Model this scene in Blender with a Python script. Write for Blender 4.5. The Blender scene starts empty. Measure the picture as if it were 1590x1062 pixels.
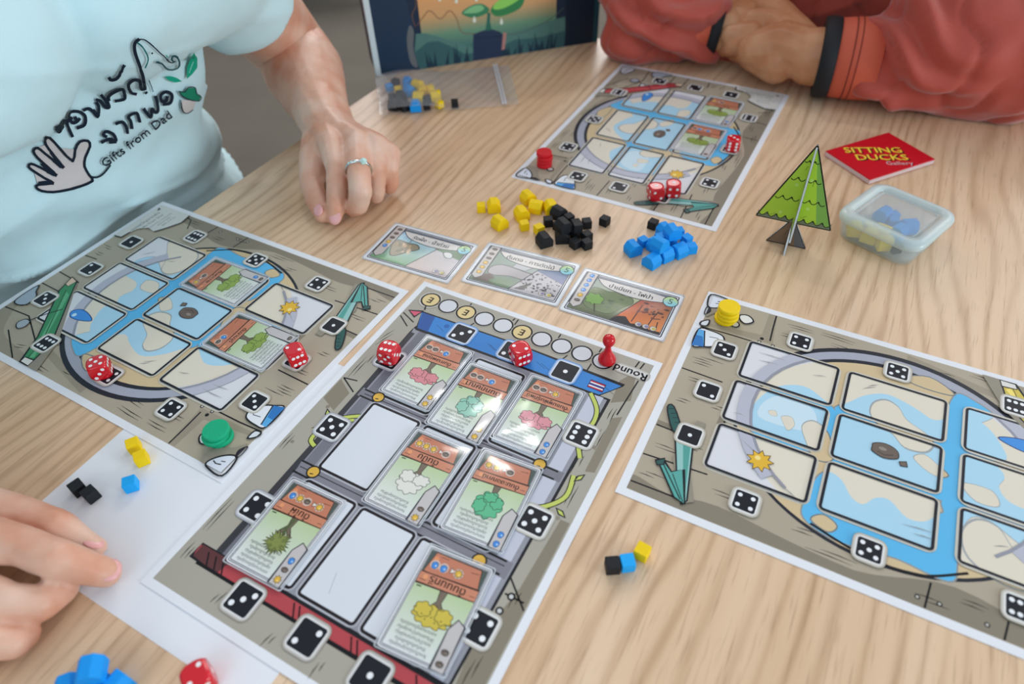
import bpy, bmesh, math, random
from mathutils import Vector, Matrix, noise
from mathutils.bvhtree import BVHTree
PI = math.pi
C = bpy.context.scene.collection
SC = bpy.context.scene

# ------------------------------------------------------------------ camera
F_PX, PITCH, ROLL, CAM_H = 1042.6, 0.792888, -0.040722, 0.366899
FW = Vector((0, math.cos(PITCH), -math.sin(PITCH)))
_up = Vector((0, math.sin(PITCH), math.cos(PITCH)))
RT = math.cos(ROLL) * Vector((1, 0, 0)) + math.sin(ROLL) * _up
UP = -math.sin(ROLL) * Vector((1, 0, 0)) + math.cos(ROLL) * _up
CAM_P = Vector((0, 0, CAM_H))
cam_d = bpy.data.cameras.new('camera')
cam = bpy.data.objects.new('camera', cam_d); C.objects.link(cam)
cam.matrix_world = Matrix(((RT.x, UP.x, -FW.x, 0), (RT.y, UP.y, -FW.y, 0), (RT.z, UP.z, -FW.z, CAM_H), (0, 0, 0, 1)))
cam_d.sensor_width = 36; cam_d.lens = 36 * F_PX / 1590
cam_d.clip_start = 0.01; cam_d.clip_end = 60
cam_d.dof.use_dof = True; cam_d.dof.focus_distance = 0.50; cam_d.dof.aperture_fstop = 4.8
SC.camera = cam

# ------------------------------------------------------------------ light
SC.view_settings.view_transform = 'Standard'
SC.view_settings.look = 'None'
SC.view_settings.gamma = 1.0
SC.view_settings.use_curve_mapping = False
SC.view_settings.exposure = 0.36
world = bpy.data.worlds.new('world'); SC.world = world; world.use_nodes = True
wn = world.node_tree.nodes
wn['Background'].inputs[0].default_value = (0.88, 0.93, 1.0, 1)
wn['Background'].inputs[1].default_value = 0.44
def area(name, loc, target, size, power, col=(1, 1, 1), sy=None):
    l = bpy.data.lights.new(name, 'AREA'); l.energy = power; l.color = col
    l.shape = 'RECTANGLE'; l.size = size; l.size_y = sy or size
    o = bpy.data.objects.new(name, l); C.objects.link(o); o.location = loc
    o.rotation_euler = (Vector(target) - Vector(loc)).to_track_quat('-Z', 'Y').to_euler()
    return o
area('window_light', (0.3, 3.6, 1.6), (0.1, 0.5, 0), 2.6, 60, (1.0, 0.98, 0.95), 1.8)
area('window_light_right', (2.4, 1.7, 1.5), (0, 0.5, 0), 1.3, 11, (1.0, 0.98, 0.95))
area('window_light_left', (-0.9, -1.5, 1.4), (-0.4, 0.5, 0), 1.4, 9, (0.56, 0.86, 1.0))
area('chest_fill_light_low', (2.7, -1.0, 0.62), (-0.4, 0.5, 0.05), 1.2, 34, (0.80, 0.94, 1.0), 0.7)  # added low fill that brightens the shirt chest, no window of the room
area('ceiling_lamp', (-0.055, 1.50, 1.66), (-0.055, 1.50, 0), 0.15, 2.6, (1, 0.99, 0.96), 0.06)
area('ceiling_lamp', (-1.12, 2.08, 1.66), (-1.12, 2.08, 0), 0.15, 2.6, (1, 0.99, 0.96), 0.06)

def at(px, py, z=0.0):
    d = FW + RT * ((px - 795) / F_PX) - UP * ((py - 531) / F_PX)
    return CAM_P + d * ((z - CAM_H) / d.z)
def ray(px, py):
    return (FW + RT * ((px - 795) / F_PX) - UP * ((py - 531) / F_PX)).normalized()
def on_plane(px, py, p0, nrm):
    d = ray(px, py)
    return CAM_P + d * ((Vector(p0) - CAM_P).dot(nrm) / d.dot(nrm))

# ------------------------------------------------------------------ colours and materials
def lin(c):
    r = []
    for v in c[:3]:
        v = v / 255.0
        r.append(v / 12.92 if v <= 0.04045 else ((v + 0.055) / 1.055) ** 2.4)
    return tuple(r)
MATS = {}
def mat(name, col=(200, 200, 200), rough=0.5, spec=0.5, metal=0, bump=0, bscale=200, trans=0, alpha=1, sss=0, coat=0, vary=0, vscale=20, sheen=0, ior=1.45):
    if name in MATS: return MATS[name]
    m = bpy.data.materials.new(name); m.use_nodes = True
    nt = m.node_tree; b = nt.nodes['Principled BSDF']
    b.inputs['Base Color'].default_value = (*lin(col), 1)
    b.inputs['Roughness'].default_value = rough
    b.inputs['Specular IOR Level'].default_value = spec
    b.inputs['Metallic'].default_value = metal
    b.inputs['Transmission Weight'].default_value = trans
    b.inputs['Alpha'].default_value = alpha
    b.inputs['Coat Weight'].default_value = coat
    b.inputs['IOR'].default_value = ior
    if sheen: b.inputs['Sheen Weight'].default_value = sheen
    if sss:
        b.inputs['Subsurface Weight'].default_value = sss
        b.inputs['Subsurface Radius'].default_value = (0.012, 0.005, 0.003)
        b.inputs['Subsurface Scale'].default_value = 0.5
    tc = nt.nodes.new('ShaderNodeTexCoord')
    if vary:
        n = nt.nodes.new('ShaderNodeTexNoise'); n.inputs['Scale'].default_value = vscale; n.inputs['Detail'].default_value = 4
        nt.links.new(tc.outputs['Object'], n.inputs['Vector'])
        mx = nt.nodes.new('ShaderNodeMix'); mx.data_type = 'RGBA'
        mx.inputs[6].default_value = (*[v * (1 - vary) for v in lin(col)], 1)
        mx.inputs[7].default_value = (*[min(1, v * (1 + vary)) for v in lin(col)], 1)
        nt.links.new(n.outputs['Fac'], mx.inputs[0]); nt.links.new(mx.outputs[2], b.inputs['Base Color'])
    if bump:
        n = nt.nodes.new('ShaderNodeTexNoise'); n.inputs['Scale'].default_value = bscale; n.inputs['Detail'].default_value = 3
        nt.links.new(tc.outputs['Object'], n.inputs['Vector'])
        bp = nt.nodes.new('ShaderNodeBump'); bp.inputs['Strength'].default_value = bump; bp.inputs['Distance'].default_value = 0.001
        nt.links.new(n.outputs['Fac'], bp.inputs['Height']); nt.links.new(bp.outputs['Normal'], b.inputs['Normal'])
    MATS[name] = m
    return m

def print_mat(name, rough, alpha):
    m = bpy.data.materials.new(name); m.use_nodes = True; nt = m.node_tree
    b = nt.nodes['Principled BSDF']; b.inputs['Roughness'].default_value = rough
    b.inputs['Specular IOR Level'].default_value = 0.22
    a = nt.nodes.new('ShaderNodeVertexColor'); a.layer_name = 'Col'
    nt.links.new(a.outputs['Color'], b.inputs['Base Color'])
    if alpha: nt.links.new(a.outputs['Alpha'], b.inputs['Alpha'])
    return m
M_INK = print_mat('printed_ink', 0.42, False)
M_INK_A = print_mat('printed_ink_soft', 0.42, True)
M_INK_M = print_mat('fabric_ink', 0.8, False)
M_PAPER = mat('white_paper', (233, 234, 240), 0.5, 0.3)

def sleeve_mat():
    m = bpy.data.materials.new('clear_plastic_sleeve'); m.use_nodes = True; nt = m.node_tree
    nt.nodes.remove(nt.nodes['Principled BSDF'])
    out = nt.nodes['Material Output']
    t = nt.nodes.new('ShaderNodeBsdfTransparent'); t.inputs[0].default_value = (1, 1, 1, 1)
    g = nt.nodes.new('ShaderNodeBsdfGlossy'); g.inputs['Roughness'].default_value = 0.11
    fr = nt.nodes.new('ShaderNodeLayerWeight'); fr.inputs['Blend'].default_value = 0.5
    pw = nt.nodes.new('ShaderNodeMath'); pw.operation = 'POWER'; pw.inputs[1].default_value = 4.0
    nt.links.new(fr.outputs['Facing'], pw.inputs[0])
    ad = nt.nodes.new('ShaderNodeMath'); ad.operation = 'MULTIPLY_ADD'; ad.inputs[1].default_value = 0.45; ad.inputs[2].default_value = 0.04
    tc = nt.nodes.new('ShaderNodeTexCoord')
    n = nt.nodes.new('ShaderNodeTexNoise'); n.inputs['Scale'].default_value = 28; n.inputs['Detail'].default_value = 1
    bp = nt.nodes.new('ShaderNodeBump'); bp.inputs['Strength'].default_value = 0.14; bp.inputs['Distance'].default_value = 0.002
    mx = nt.nodes.new('ShaderNodeMixShader')
    nt.links.new(tc.outputs['Object'], n.inputs['Vector']); nt.links.new(n.outputs['Fac'], bp.inputs['Height'])
    nt.links.new(bp.outputs['Normal'], g.inputs['Normal'])
    nt.links.new(pw.outputs[0], ad.inputs[0]); nt.links.new(ad.outputs[0], mx.inputs[0])
    nt.links.new(t.outputs[0], mx.inputs[1]); nt.links.new(g.outputs[0], mx.inputs[2]); nt.links.new(mx.outputs[0], out.inputs['Surface'])
    return m
M_SLEEVE = sleeve_mat()

def wood_mat():
    m = bpy.data.materials.new('oak_tabletop'); m.use_nodes = True; nt = m.node_tree; L = nt.links
    b = nt.nodes['Principled BSDF']; N = nt.nodes.new
    b.inputs['Roughness'].default_value = 0.34; b.inputs['Specular IOR Level'].default_value = 0.45
    tc = N('ShaderNodeTexCoord')
    def mapped(sx, sy):
        mp = N('ShaderNodeMapping'); mp.inputs['Scale'].default_value = (sx, sy, 1); L.new(tc.outputs['Object'], mp.inputs['Vector']); return mp
    def nz(mp, sc, det, rough=0.5):
        n = N('ShaderNodeTexNoise'); n.inputs['Scale'].default_value = sc; n.inputs['Detail'].default_value = det; n.inputs['Roughness'].default_value = rough
        L.new(mp.outputs['Vector'], n.inputs['Vector']); return n
    def ramp(src, stops):
        r = N('ShaderNodeValToRGB'); e = r.color_ramp.elements
        e[0].position, e[0].color = stops[0][0], (*lin(stops[0][1]), 1)
        e[1].position, e[1].color = stops[-1][0], (*lin(stops[-1][1]), 1)
        for p, c in stops[1:-1]:
            x = e.new(p); x.color = (*lin(c), 1)
        L.new(src, r.inputs[0]); return r
    def math_(op, a, b_=None, c_=None):
        k = N('ShaderNodeMath'); k.operation = op
        for i, v in enumerate((a, b_, c_)):
            if v is None: continue
            if isinstance(v, (int, float)): k.inputs[i].default_value = v
            else: L.new(v, k.inputs[i])
        return k.outputs[0]
    sep = N('ShaderNodeSeparateXYZ'); L.new(tc.outputs['Object'], sep.inputs[0])
    lowx = nz(mapped(1.0, 3.2), 1.6, 2)
    warp = math_('MULTIPLY_ADD', lowx.outputs['Fac'], 0.13, sep.outputs['Y'])
    fine = nz(mapped(2.2, 26), 1.0, 3)
    warp2 = math_('MULTIPLY_ADD', fine.outputs['Fac'], 0.016, warp)
    ph = math_('MULTIPLY', warp2, 2 * PI / 0.0125)
    sn = math_('SINE', ph)
    sn01 = math_('MULTIPLY_ADD', sn, 0.5, 0.5)
    line = math_('POWER', sn01, 3.2)
    amp = nz(mapped(5, 22), 1.0, 3)
    ampr = N('ShaderNodeMapRange'); ampr.inputs[1].default_value = 0.36; ampr.inputs[2].default_value = 0.66; L.new(amp.outputs['Fac'], ampr.inputs[0])
    ampr.inputs[3].default_value = 0.25
    linea = math_('MULTIPLY', line, ampr.outputs[0])
    base = ramp(nz(mapped(1.5, 16), 1.0, 5).outputs['Fac'], [(0.30, (216, 178, 142)), (0.52, (228, 194, 160)), (0.72, (236, 206, 176))])
    dark = N('ShaderNodeMix'); dark.data_type = 'RGBA'; dark.inputs[7].default_value = (*lin((168, 126, 88)), 1)
    L.new(math_('MULTIPLY', linea, 0.58), dark.inputs[0]); L.new(base.outputs[0], dark.inputs[6])
    pores = nz(mapped(26, 420), 1.0, 2, 0.6)
    pr = N('ShaderNodeMapRange'); pr.inputs[1].default_value = 0.55; pr.inputs[2].default_value = 0.72; L.new(pores.outputs['Fac'], pr.inputs[0])
    dk2 = N('ShaderNodeMix'); dk2.data_type = 'RGBA'; dk2.inputs[7].default_value = (*lin((150, 112, 80)), 1)
    L.new(math_('MULTIPLY', pr.outputs[0], 0.38), dk2.inputs[0]); L.new(dark.outputs[2], dk2.inputs[6])
    L.new(dk2.outputs[2], b.inputs['Base Color'])
    bp = N('ShaderNodeBump'); bp.inputs['Strength'].default_value = 0.12; bp.inputs['Distance'].default_value = 0.0006; bp.invert = True
    L.new(pr.outputs[0], bp.inputs['Height']); L.new(bp.outputs['Normal'], b.inputs['Normal'])
    return m

# ------------------------------------------------------------------ object helpers
def tag(o, label=None, cat=None, group=None, kind=None):
    if label: o['label'] = label
    if cat: o['category'] = cat
    if group: o['group'] = group
    if kind: o['kind'] = kind
    return o
def empty(name, loc=(0, 0, 0), rz=0, label=None, cat=None, group=None):
    o = bpy.data.objects.new(name, None); C.objects.link(o); o.location = loc; o.rotation_euler = (0, 0, rz)
    o.empty_display_size = 0.01
    return tag(o, label, cat, group)
def link(name, me, parent=None, mats=None, smooth=False):
    o = bpy.data.objects.new(name, me); C.objects.link(o)
    if parent: o.parent = parent
    if mats:
        for m in (mats if isinstance(mats, (list, tuple)) else [mats]): me.materials.append(m)
    if smooth:
        for p in me.polygons: p.use_smooth = True
    return o
def bm_obj(name, bm, m, parent=None, smooth=False):
    me = bpy.data.meshes.new(name); bmesh.ops.recalc_face_normals(bm, faces=bm.faces[:]); bm.to_mesh(me); bm.free()
    return link(name, me, parent, m, smooth)
def box_bm(bm, x0, x1, y0, y1, z0, z1, mtx=None, bevel=0, seg=2):
    r = bmesh.ops.create_cube(bm, size=1.0)
    vs = r['verts']
    for v in vs:
        v.co = Vector(((x0 + x1) / 2 + v.co.x * (x1 - x0), (y0 + y1) / 2 + v.co.y * (y1 - y0), (z0 + z1) / 2 + v.co.z * (z1 - z0)))
    if bevel:
        es = list({e for v in vs for e in v.link_edges})
        r2 = bmesh.ops.bevel(bm, geom=es, offset=bevel, segments=seg, affect='EDGES', profile=0.5)
        vs = list({v for f in r2['faces'] for v in f.verts} | {v for v in vs if v.is_valid})
    if mtx:
        for v in vs: v.co = mtx @ v.co
    return vs
def prism_bm(bm, pts, z0, z1, mtx=None):
    n = len(pts)
    lo = [bm.verts.new((p[0], p[1], z0)) for p in pts]; hi = [bm.verts.new((p[0], p[1], z1)) for p in pts]
    bm.faces.new(lo[::-1]); bm.faces.new(hi)
    for i in range(n): bm.faces.new((lo[i], lo[(i + 1) % n], hi[(i + 1) % n], hi[i]))
    if mtx:
        for v in lo + hi: v.co = mtx @ v.co
def lathe(name, prof, m, parent=None, n=32, smooth=True):
    bm = bmesh.new(); rings = []
    for r, z in prof:
        if r < 1e-6: rings.append([bm.verts.new((0, 0, z))])
        else: rings.append([bm.verts.new((r * math.cos(2 * PI * i / n), r * math.sin(2 * PI * i / n), z)) for i in range(n)])
    for a, b in zip(rings, rings[1:]):
        if len(a) == 1 and len(b) == 1: continue
        for i in range(n):
            j = (i + 1) % n
            if len(a) == 1: bm.faces.new((a[0], b[j], b[i]))
            elif len(b) == 1: bm.faces.new((a[i], a[j], b[0]))
            else: bm.faces.new((a[i], a[j], b[j], b[i]))
    return bm_obj(name, bm, m, parent, smooth)

# ------------------------------------------------------------------ flat print kit: polygons of ink on a real sheet (millimetres)
_gl = {}
def glyphs(s):
    if s not in _gl:
        c = bpy.data.curves.new('lettering', 'FONT'); c.body = s; c.size = 1; c.resolution_u = 2; c.align_x = 'CENTER'; c.align_y = 'CENTER'
        o = bpy.data.objects.new('lettering', c); C.objects.link(o)
        me = bpy.data.meshes.new_from_object(o.evaluated_get(bpy.context.evaluated_depsgraph_get()))
        _gl[s] = ([v.co.copy() for v in me.vertices], [tuple(p.vertices) for p in me.polygons])
        bpy.data.objects.remove(o); bpy.data.curves.remove(c); bpy.data.meshes.remove(me)
    return _gl[s]
def smooth_loop(pts, n=5, closed=True):
    out = []; N = len(pts)
    rng = range(N) if closed else range(N - 1)
    for i in rng:
        if closed: p0, p1, p2, p3 = pts[(i - 1) % N], pts[i], pts[(i + 1) % N], pts[(i + 2) % N]
        else: p0, p1, p2, p3 = pts[max(i - 1, 0)], pts[i], pts[i + 1], pts[min(i + 2, N - 1)]
        for k in range(n):
            t = k / n
            out.append(tuple(0.5 * ((2 * p1[j]) + (p2[j] - p0[j]) * t + (2 * p0[j] - 5 * p1[j] + 4 * p2[j] - p3[j]) * t * t + (3 * p1[j] - p0[j] - 3 * p2[j] + p3[j]) * t ** 3) for j in (0, 1)))
    if not closed: out.append(tuple(pts[-1][:2]))
    return out
def rr(cx, cy, w, h, r, n=4):
    pts = []
    for qx, qy, a0 in ((1, 1, 0), (-1, 1, 90), (-1, -1, 180), (1, -1, 270)):
        for k in range(n + 1):
            a = math.radians(a0 + 90 * k / n)
            pts.append((cx + qx * (w / 2 - r) + r * math.cos(a), cy + qy * (h / 2 - r) + r * math.sin(a)))
    return pts
def circ(cx, cy, r, n=20, ry=None, rot=0):
    ry = ry or r; c, s = math.cos(rot), math.sin(rot)
    return [(cx + r * math.cos(2 * PI * k / n) * c - ry * math.sin(2 * PI * k / n) * s, cy + r * math.cos(2 * PI * k / n) * s + ry * math.sin(2 * PI * k / n) * c) for k in range(n)]
BLK = (28, 30, 36); WHT = (240, 241, 245)
def clip_rect(pts, x0, x1, y0, y1):
    def cl(P, ins, cut):
        o = []
        for i in range(len(P)):
            a, b = P[i - 1], P[i]
            if ins(b):
                if not ins(a): o.append(cut(a, b))
                o.append(b)
            elif ins(a): o.append(cut(a, b))
        return o
    def mx(X): return lambda a, b: (X, a[1] + (b[1] - a[1]) * (X - a[0]) / (b[0] - a[0]))
    def my(Y): return lambda a, b: (a[0] + (b[0] - a[0]) * (Y - a[1]) / (b[1] - a[1]), Y)
    P = list(pts)
    for ins, cut in ((lambda p: p[0] >= x0, mx(x0)), (lambda p: p[0] <= x1, mx(x1)), (lambda p: p[1] >= y0, my(y0)), (lambda p: p[1] <= y1, my(y1))):
        if P: P = cl(P, ins, cut)
    return P
class Art:
    def __init__(s, dz=2e-6):
        s.v = []; s.f = []; s.c = []; s.m = []; s.z = 4e-6; s.dz = dz; s.hold = False; s.tf = None; s.clip = None
    def _face(s, pts, cols, a):
        k = len(s.v)
        for p in pts:
            q = s.tf(p) if s.tf else p
            s.v.append((q[0] / 1000, q[1] / 1000, s.z))
        s.f.append(tuple(range(k, k + len(pts)))); s.c.append(cols); s.m.append(1 if a else 0)
    def up(s):
        if not s.hold: s.z += s.dz
    def poly(s, pts, col, a=1.0, cols=None):
        s.up()
        if s.clip and not cols:
            pts = clip_rect(pts, *s.clip)
            if len(pts) < 3: return s
        ar = sum(p[0] * q[1] - q[0] * p[1] for p, q in zip(pts, list(pts[1:]) + [pts[0]]))
        cc = [(*lin(c), (c[3] if len(c) > 3 else 1)) for c in cols] if cols else [(*lin(col), a)] * len(pts)
        if ar < 0: pts = list(pts)[::-1]; cc = cc[::-1]
        s._face(pts, cc, a < 1 or (cols and len(cols[0]) > 3))
        return s
    def stroke(s, pts, w, col=BLK, closed=False, taper=False):
        s.up(); N = len(pts); cc = (*lin(col), 1)
        if closed: pts = list(pts) + [pts[0]]
        nrm = []
        M = len(pts)
        for i in range(M):
            if closed: a, b = pts[i - 1 if i > 0 else M - 2], pts[i + 1 if i < M - 1 else 1]
            else: a, b = pts[max(i - 1, 0)], pts[min(i + 1, M - 1)]
            dx, dy = b[0] - a[0], b[1] - a[1]; l = math.hypot(dx, dy) or 1
            # mitre length
            k = 1.0
            if 0 < i < M - 1 or closed:
                ux, uy = pts[i][0] - a[0], pts[i][1] - a[1]; lu = math.hypot(ux, uy) or 1
                cs = abs((ux * dx + uy * dy) / (lu * l)); k = 1 / max(0.5, cs)
            ww = w / 2 * k
            if taper: ww *= max(0.15, math.sin(PI * (i + 0.15) / (M - 0.7)))
            nrm.append((-dy / l * ww, dx / l * ww))
        for i in range(M - 1):
            p, q, n1, n2 = pts[i], pts[i + 1], nrm[i], nrm[i + 1]
            s._face([(p[0] - n1[0], p[1] - n1[1]), (q[0] - n2[0], q[1] - n2[1]), (q[0] + n2[0], q[1] + n2[1]), (p[0] + n1[0], p[1] + n1[1])], [cc] * 4, False)
        return s
    def outlined(s, pts, col, w=0.7, ol=BLK):
        s.poly(pts, col); s.stroke(pts, w, ol, closed=True); return s
    def ring_fade(s, inner, outer, col, a0=0.95, a1=0.0):
        s.z += s.dz; n = len(inner); ci, co = (*lin(col), a0), (*lin(col), a1)
        for i in range(n):
            j = (i + 1) % n
            s._face([inner[i], outer[i], outer[j], inner[j]], [ci, co, co, ci], True)
        return s
    def glow(s, cx, cy, w, h, r, d, col=(250, 251, 253), to=(176, 167, 151)):
        # a printed halo: opaque ink that runs from near white to the colour around it
        s.z += s.dz; a, m, b = rr(cx, cy, w, h, r), rr(cx, cy, w + d * .9, h + d * .9, r + d * .45), rr(cx, cy, w + 2 * d, h + 2 * d, r + d)
        ca, cb = (*lin(col), 1), (*lin(to), 1); cm = tuple(ca[i] * .55 + cb[i] * .45 for i in range(3)) + (1,)
        for P, Q, c1, c2 in ((a, m, ca, cm), (m, b, cm, cb)):
            for i in range(len(a)):
                j = (i + 1) % len(a); s._face([P[i], Q[i], Q[j], P[j]], [c1, c2, c2, c1], False)
        return s
    def text(s, t, x, y, size, rot=0, col=BLK, sx=1.0):
        s.up(); V, Fs = glyphs(t); c, sn = math.cos(rot), math.sin(rot); cc = (*lin(col), 1)
        P = [(x + (v.x * size * sx) * c - v.y * size * sn, y + (v.x * size * sx) * sn + v.y * size * c) for v in V]
        for f in Fs: s._face([P[i] for i in f], [cc] * len(f), False)
        return s
    def mesh(s, name):
        me = bpy.data.meshes.new(name); me.from_pydata(s.v, [], s.f)
        at_ = me.color_attributes.new('Col', 'FLOAT_COLOR', 'CORNER')
        buf = []
        for c in s.c:
            for q in c: buf += [q[0], q[1], q[2], q[3]]
        at_.data.foreach_set('color', buf)
        me.polygons.foreach_set('material_index', s.m)
        me.materials.append(M_INK); me.materials.append(M_INK_A)
        me.update(); return me

PIPS = {1: [(0, 0)], 2: [(-1, 1), (1, -1)], 3: [(-1, 1), (0, 0), (1, -1)], 4: [(-1, 1), (1, 1), (-1, -1), (1, -1)],
        5: [(-1, 1), (1, 1), (0, 0), (-1, -1), (1, -1)], 6: [(-1, 1), (0, 1), (1, 1), (-1, -1), (0, -1), (1, -1)]}
def die_icon(A, x, y, n, s=13.6, rot=0, to=(176, 167, 151)):
    A.glow(x, y, s - 1, s - 1, 1.8, 3.2, to=to)
    A.poly(rr(x, y, s, s, 1.6), (30, 32, 40)); A.up(); h = A.hold; A.hold = True
    for px, py in PIPS[n]:
        a, b = px * s * 0.29, py * s * 0.27
        if rot: a, b = -b, a
        A.poly(circ(x + a, y + b, s * 0.105, 14), WHT)
    A.hold = h
def burst(A, x, y, r, col=(232, 184, 62), n=9, ol=0.5):
    pts = [(x + (r if k % 2 == 0 else r * 0.62) * math.cos(PI * k / n + .2), y + (r if k % 2 == 0 else r * 0.62) * math.sin(PI * k / n + .2)) for k in range(2 * n)]
    A.outlined(pts, col, ol, (96, 74, 40)); A.poly(circ(x - r * .2, y + r * .2, r * .22, 8), (250, 224, 140))
def drop(A, x, y, r, rot=0, ol=0.5):
    pts = []
    for k in range(18):
        t = 2 * PI * k / 18; rad = r * (1 + 0.55 * max(0, math.cos(t)) ** 3)
        pts.append((x + rad * math.cos(t + rot) * 0.9, y + rad * math.sin(t + rot) * 0.8))
    A.outlined(pts, (66, 142, 222), ol, (30, 60, 110)); A.poly(circ(x - r * .3, y + r * .25, r * .28, 8), (190, 224, 250))
def rock(A, x, y, r, ol=0.5):
    pts = [(x + r * 1.15 * math.cos(2 * PI * k / 12) * (1 + .1 * math.sin(3 * k)), y + r * .85 * math.sin(2 * PI * k / 12)) for k in range(12)]
    A.outlined(smooth_loop(pts, 2), (112, 98, 90), ol); A.poly(circ(x - r * .2, y + r * .15, r * .35, 8, r * .2), (150, 138, 128))
    A.stroke([(x - r * .6, y - r * .3), (x, y - r * .5), (x + r * .7, y - r * .2)], ol, (60, 50, 48))
# ------------------------------------------------------------------ setting: table, floor
DIR = Vector((0.506, 0.8625, 0)).normalized()       # along the left table edge (and the grain)
NRM = Vector((DIR.y, -DIR.x, 0))                    # from that edge into the table
E0 = Vector((-0.3044, 0.5573, 0))
def tp(s, d, z=0.0): return E0 + DIR * s + NRM * d + Vector((0, 0, z))
TRZ = math.atan2(DIR.y, DIR.x)
M_WOOD = wood_mat()
table = empty('table', tp(0, 0), TRZ, 'large pale oak-veneer table the game is laid out on', 'table')
bm = bmesh.new(); box_bm(bm, -1.25, 0.552, -1.25, 0.0, -0.026, 0.0, bevel=0.0012); bm_obj('tabletop', bm, M_WOOD, table)
M_STEEL = mat('grey_steel', (150, 152, 155), 0.4, metal=0.6)
for sx, sy in ((-1.17, -1.17), (0.47, -1.17), (-1.17, -0.08), (0.47, -0.22)):
    bm = bmesh.new(); box_bm(bm, sx - .025, sx + .025, sy - .025, sy + .025, -0.74, -0.026, bevel=0.003); bm_obj('leg', bm, M_STEEL, table)
fl = bmesh.new(); box_bm(fl, -4.5, 4.5, -2.5, 5.5, -0.80, -0.74)
floor = bm_obj('floor', fl, mat('floor_carpet', (98, 92, 84), 0.9, 0.2, bump=0.6, bscale=300, vary=0.16, vscale=5)); tag(floor, kind='structure')

M_WALL = mat('pale_wall_paint', (188, 190, 190), 0.8, 0.2)
def slab(name, x0, x1, y0, y1, z0, z1, m, kind='structure', parent=None, bev=0):
    bm = bmesh.new(); box_bm(bm, x0, x1, y0, y1, z0, z1, bevel=bev); o = bm_obj(name, bm, m, parent)
    return tag(o, kind=kind) if kind and not parent else o
slab('wall_back', -4.5, 4.5, 5.3, 5.5, -0.74, 0.1, M_WALL); slab('wall_left', -4.7, -4.5, -2.5, 5.5, -0.74, 2.0, M_WALL)
win = slab('window_1', -4.5, 4.5, 5.42, 5.43, 0.1, 1.9, mat('window_glass', (220, 235, 240), 0.05, 0.5, alpha=0.12))
for x in (-4.45, -2.2, 0, 2.2, 4.45): slab('window_frame', x - .04, x + .04, -.03, .03, 0.1, 1.9, mat('white_frame', (220, 222, 222), 0.5), None, win).location = (0, 5.42, 0)

# ------------------------------------------------------------------ board poses (measured A4 sheets on the table plane)
BOARDS = {'L': (-0.084193, 0.425109, 2.609299), 'F': (0.187718, 0.490179, 1.047152), 'R': (0.060455, 0.226236, -0.506331), 'C': (0.110286, 0.332283, -2.092235)}
def loc(b, px, py):
    x, y, t = BOARDS[b]; p = at(px, py); dx, dy = p.x - x, p.y - y; c, s = math.cos(t), math.sin(t)
    return (1000 * (c * dx + s * dy), 1000 * (-s * dx + c * dy))
def T(b, pts): return [loc(b, *p) for p in pts]

TAN, TAN2, TAN3 = (178, 166, 147), (140, 130, 114), (160, 149, 131)
SAND, WATER, WATERD = (214, 190, 150), (96, 186, 234), (62, 150, 214)
GREY, GREYD = (170, 172, 186), (112, 112, 124)
LINE = (22, 22, 26)
CELLS = [(75.5, 62, 62, 36.5), (75.5, 105, 62, 37), (76, 148, 62.5, 37.5),
         (146, 62, 62, 36.5), (146, 105, 62, 37), (146.3, 148, 62, 37),
         (221.3, 62, 61, 37.5), (221, 105, 61.5, 37.5), (221.5, 148, 62.5, 37)]
def dashes(A, rnd, x0, y0, ang, L, n=2, gap=2.6, w=0.7):
    for k in range(n):
        ox = rnd.uniform(0, L * .3)
        c, s = math.cos(ang), math.sin(ang)
        a = (x0 + c * ox - s * gap * k, y0 + s * ox + c * gap * k); l = L * rnd.uniform(.5, 1)
        m = (a[0] + c * l / 2, a[1] + s * l / 2 + .3); b = (a[0] + c * l, a[1] + s * l)
        A.stroke([a, m, b], w, LINE, taper=True)

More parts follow.
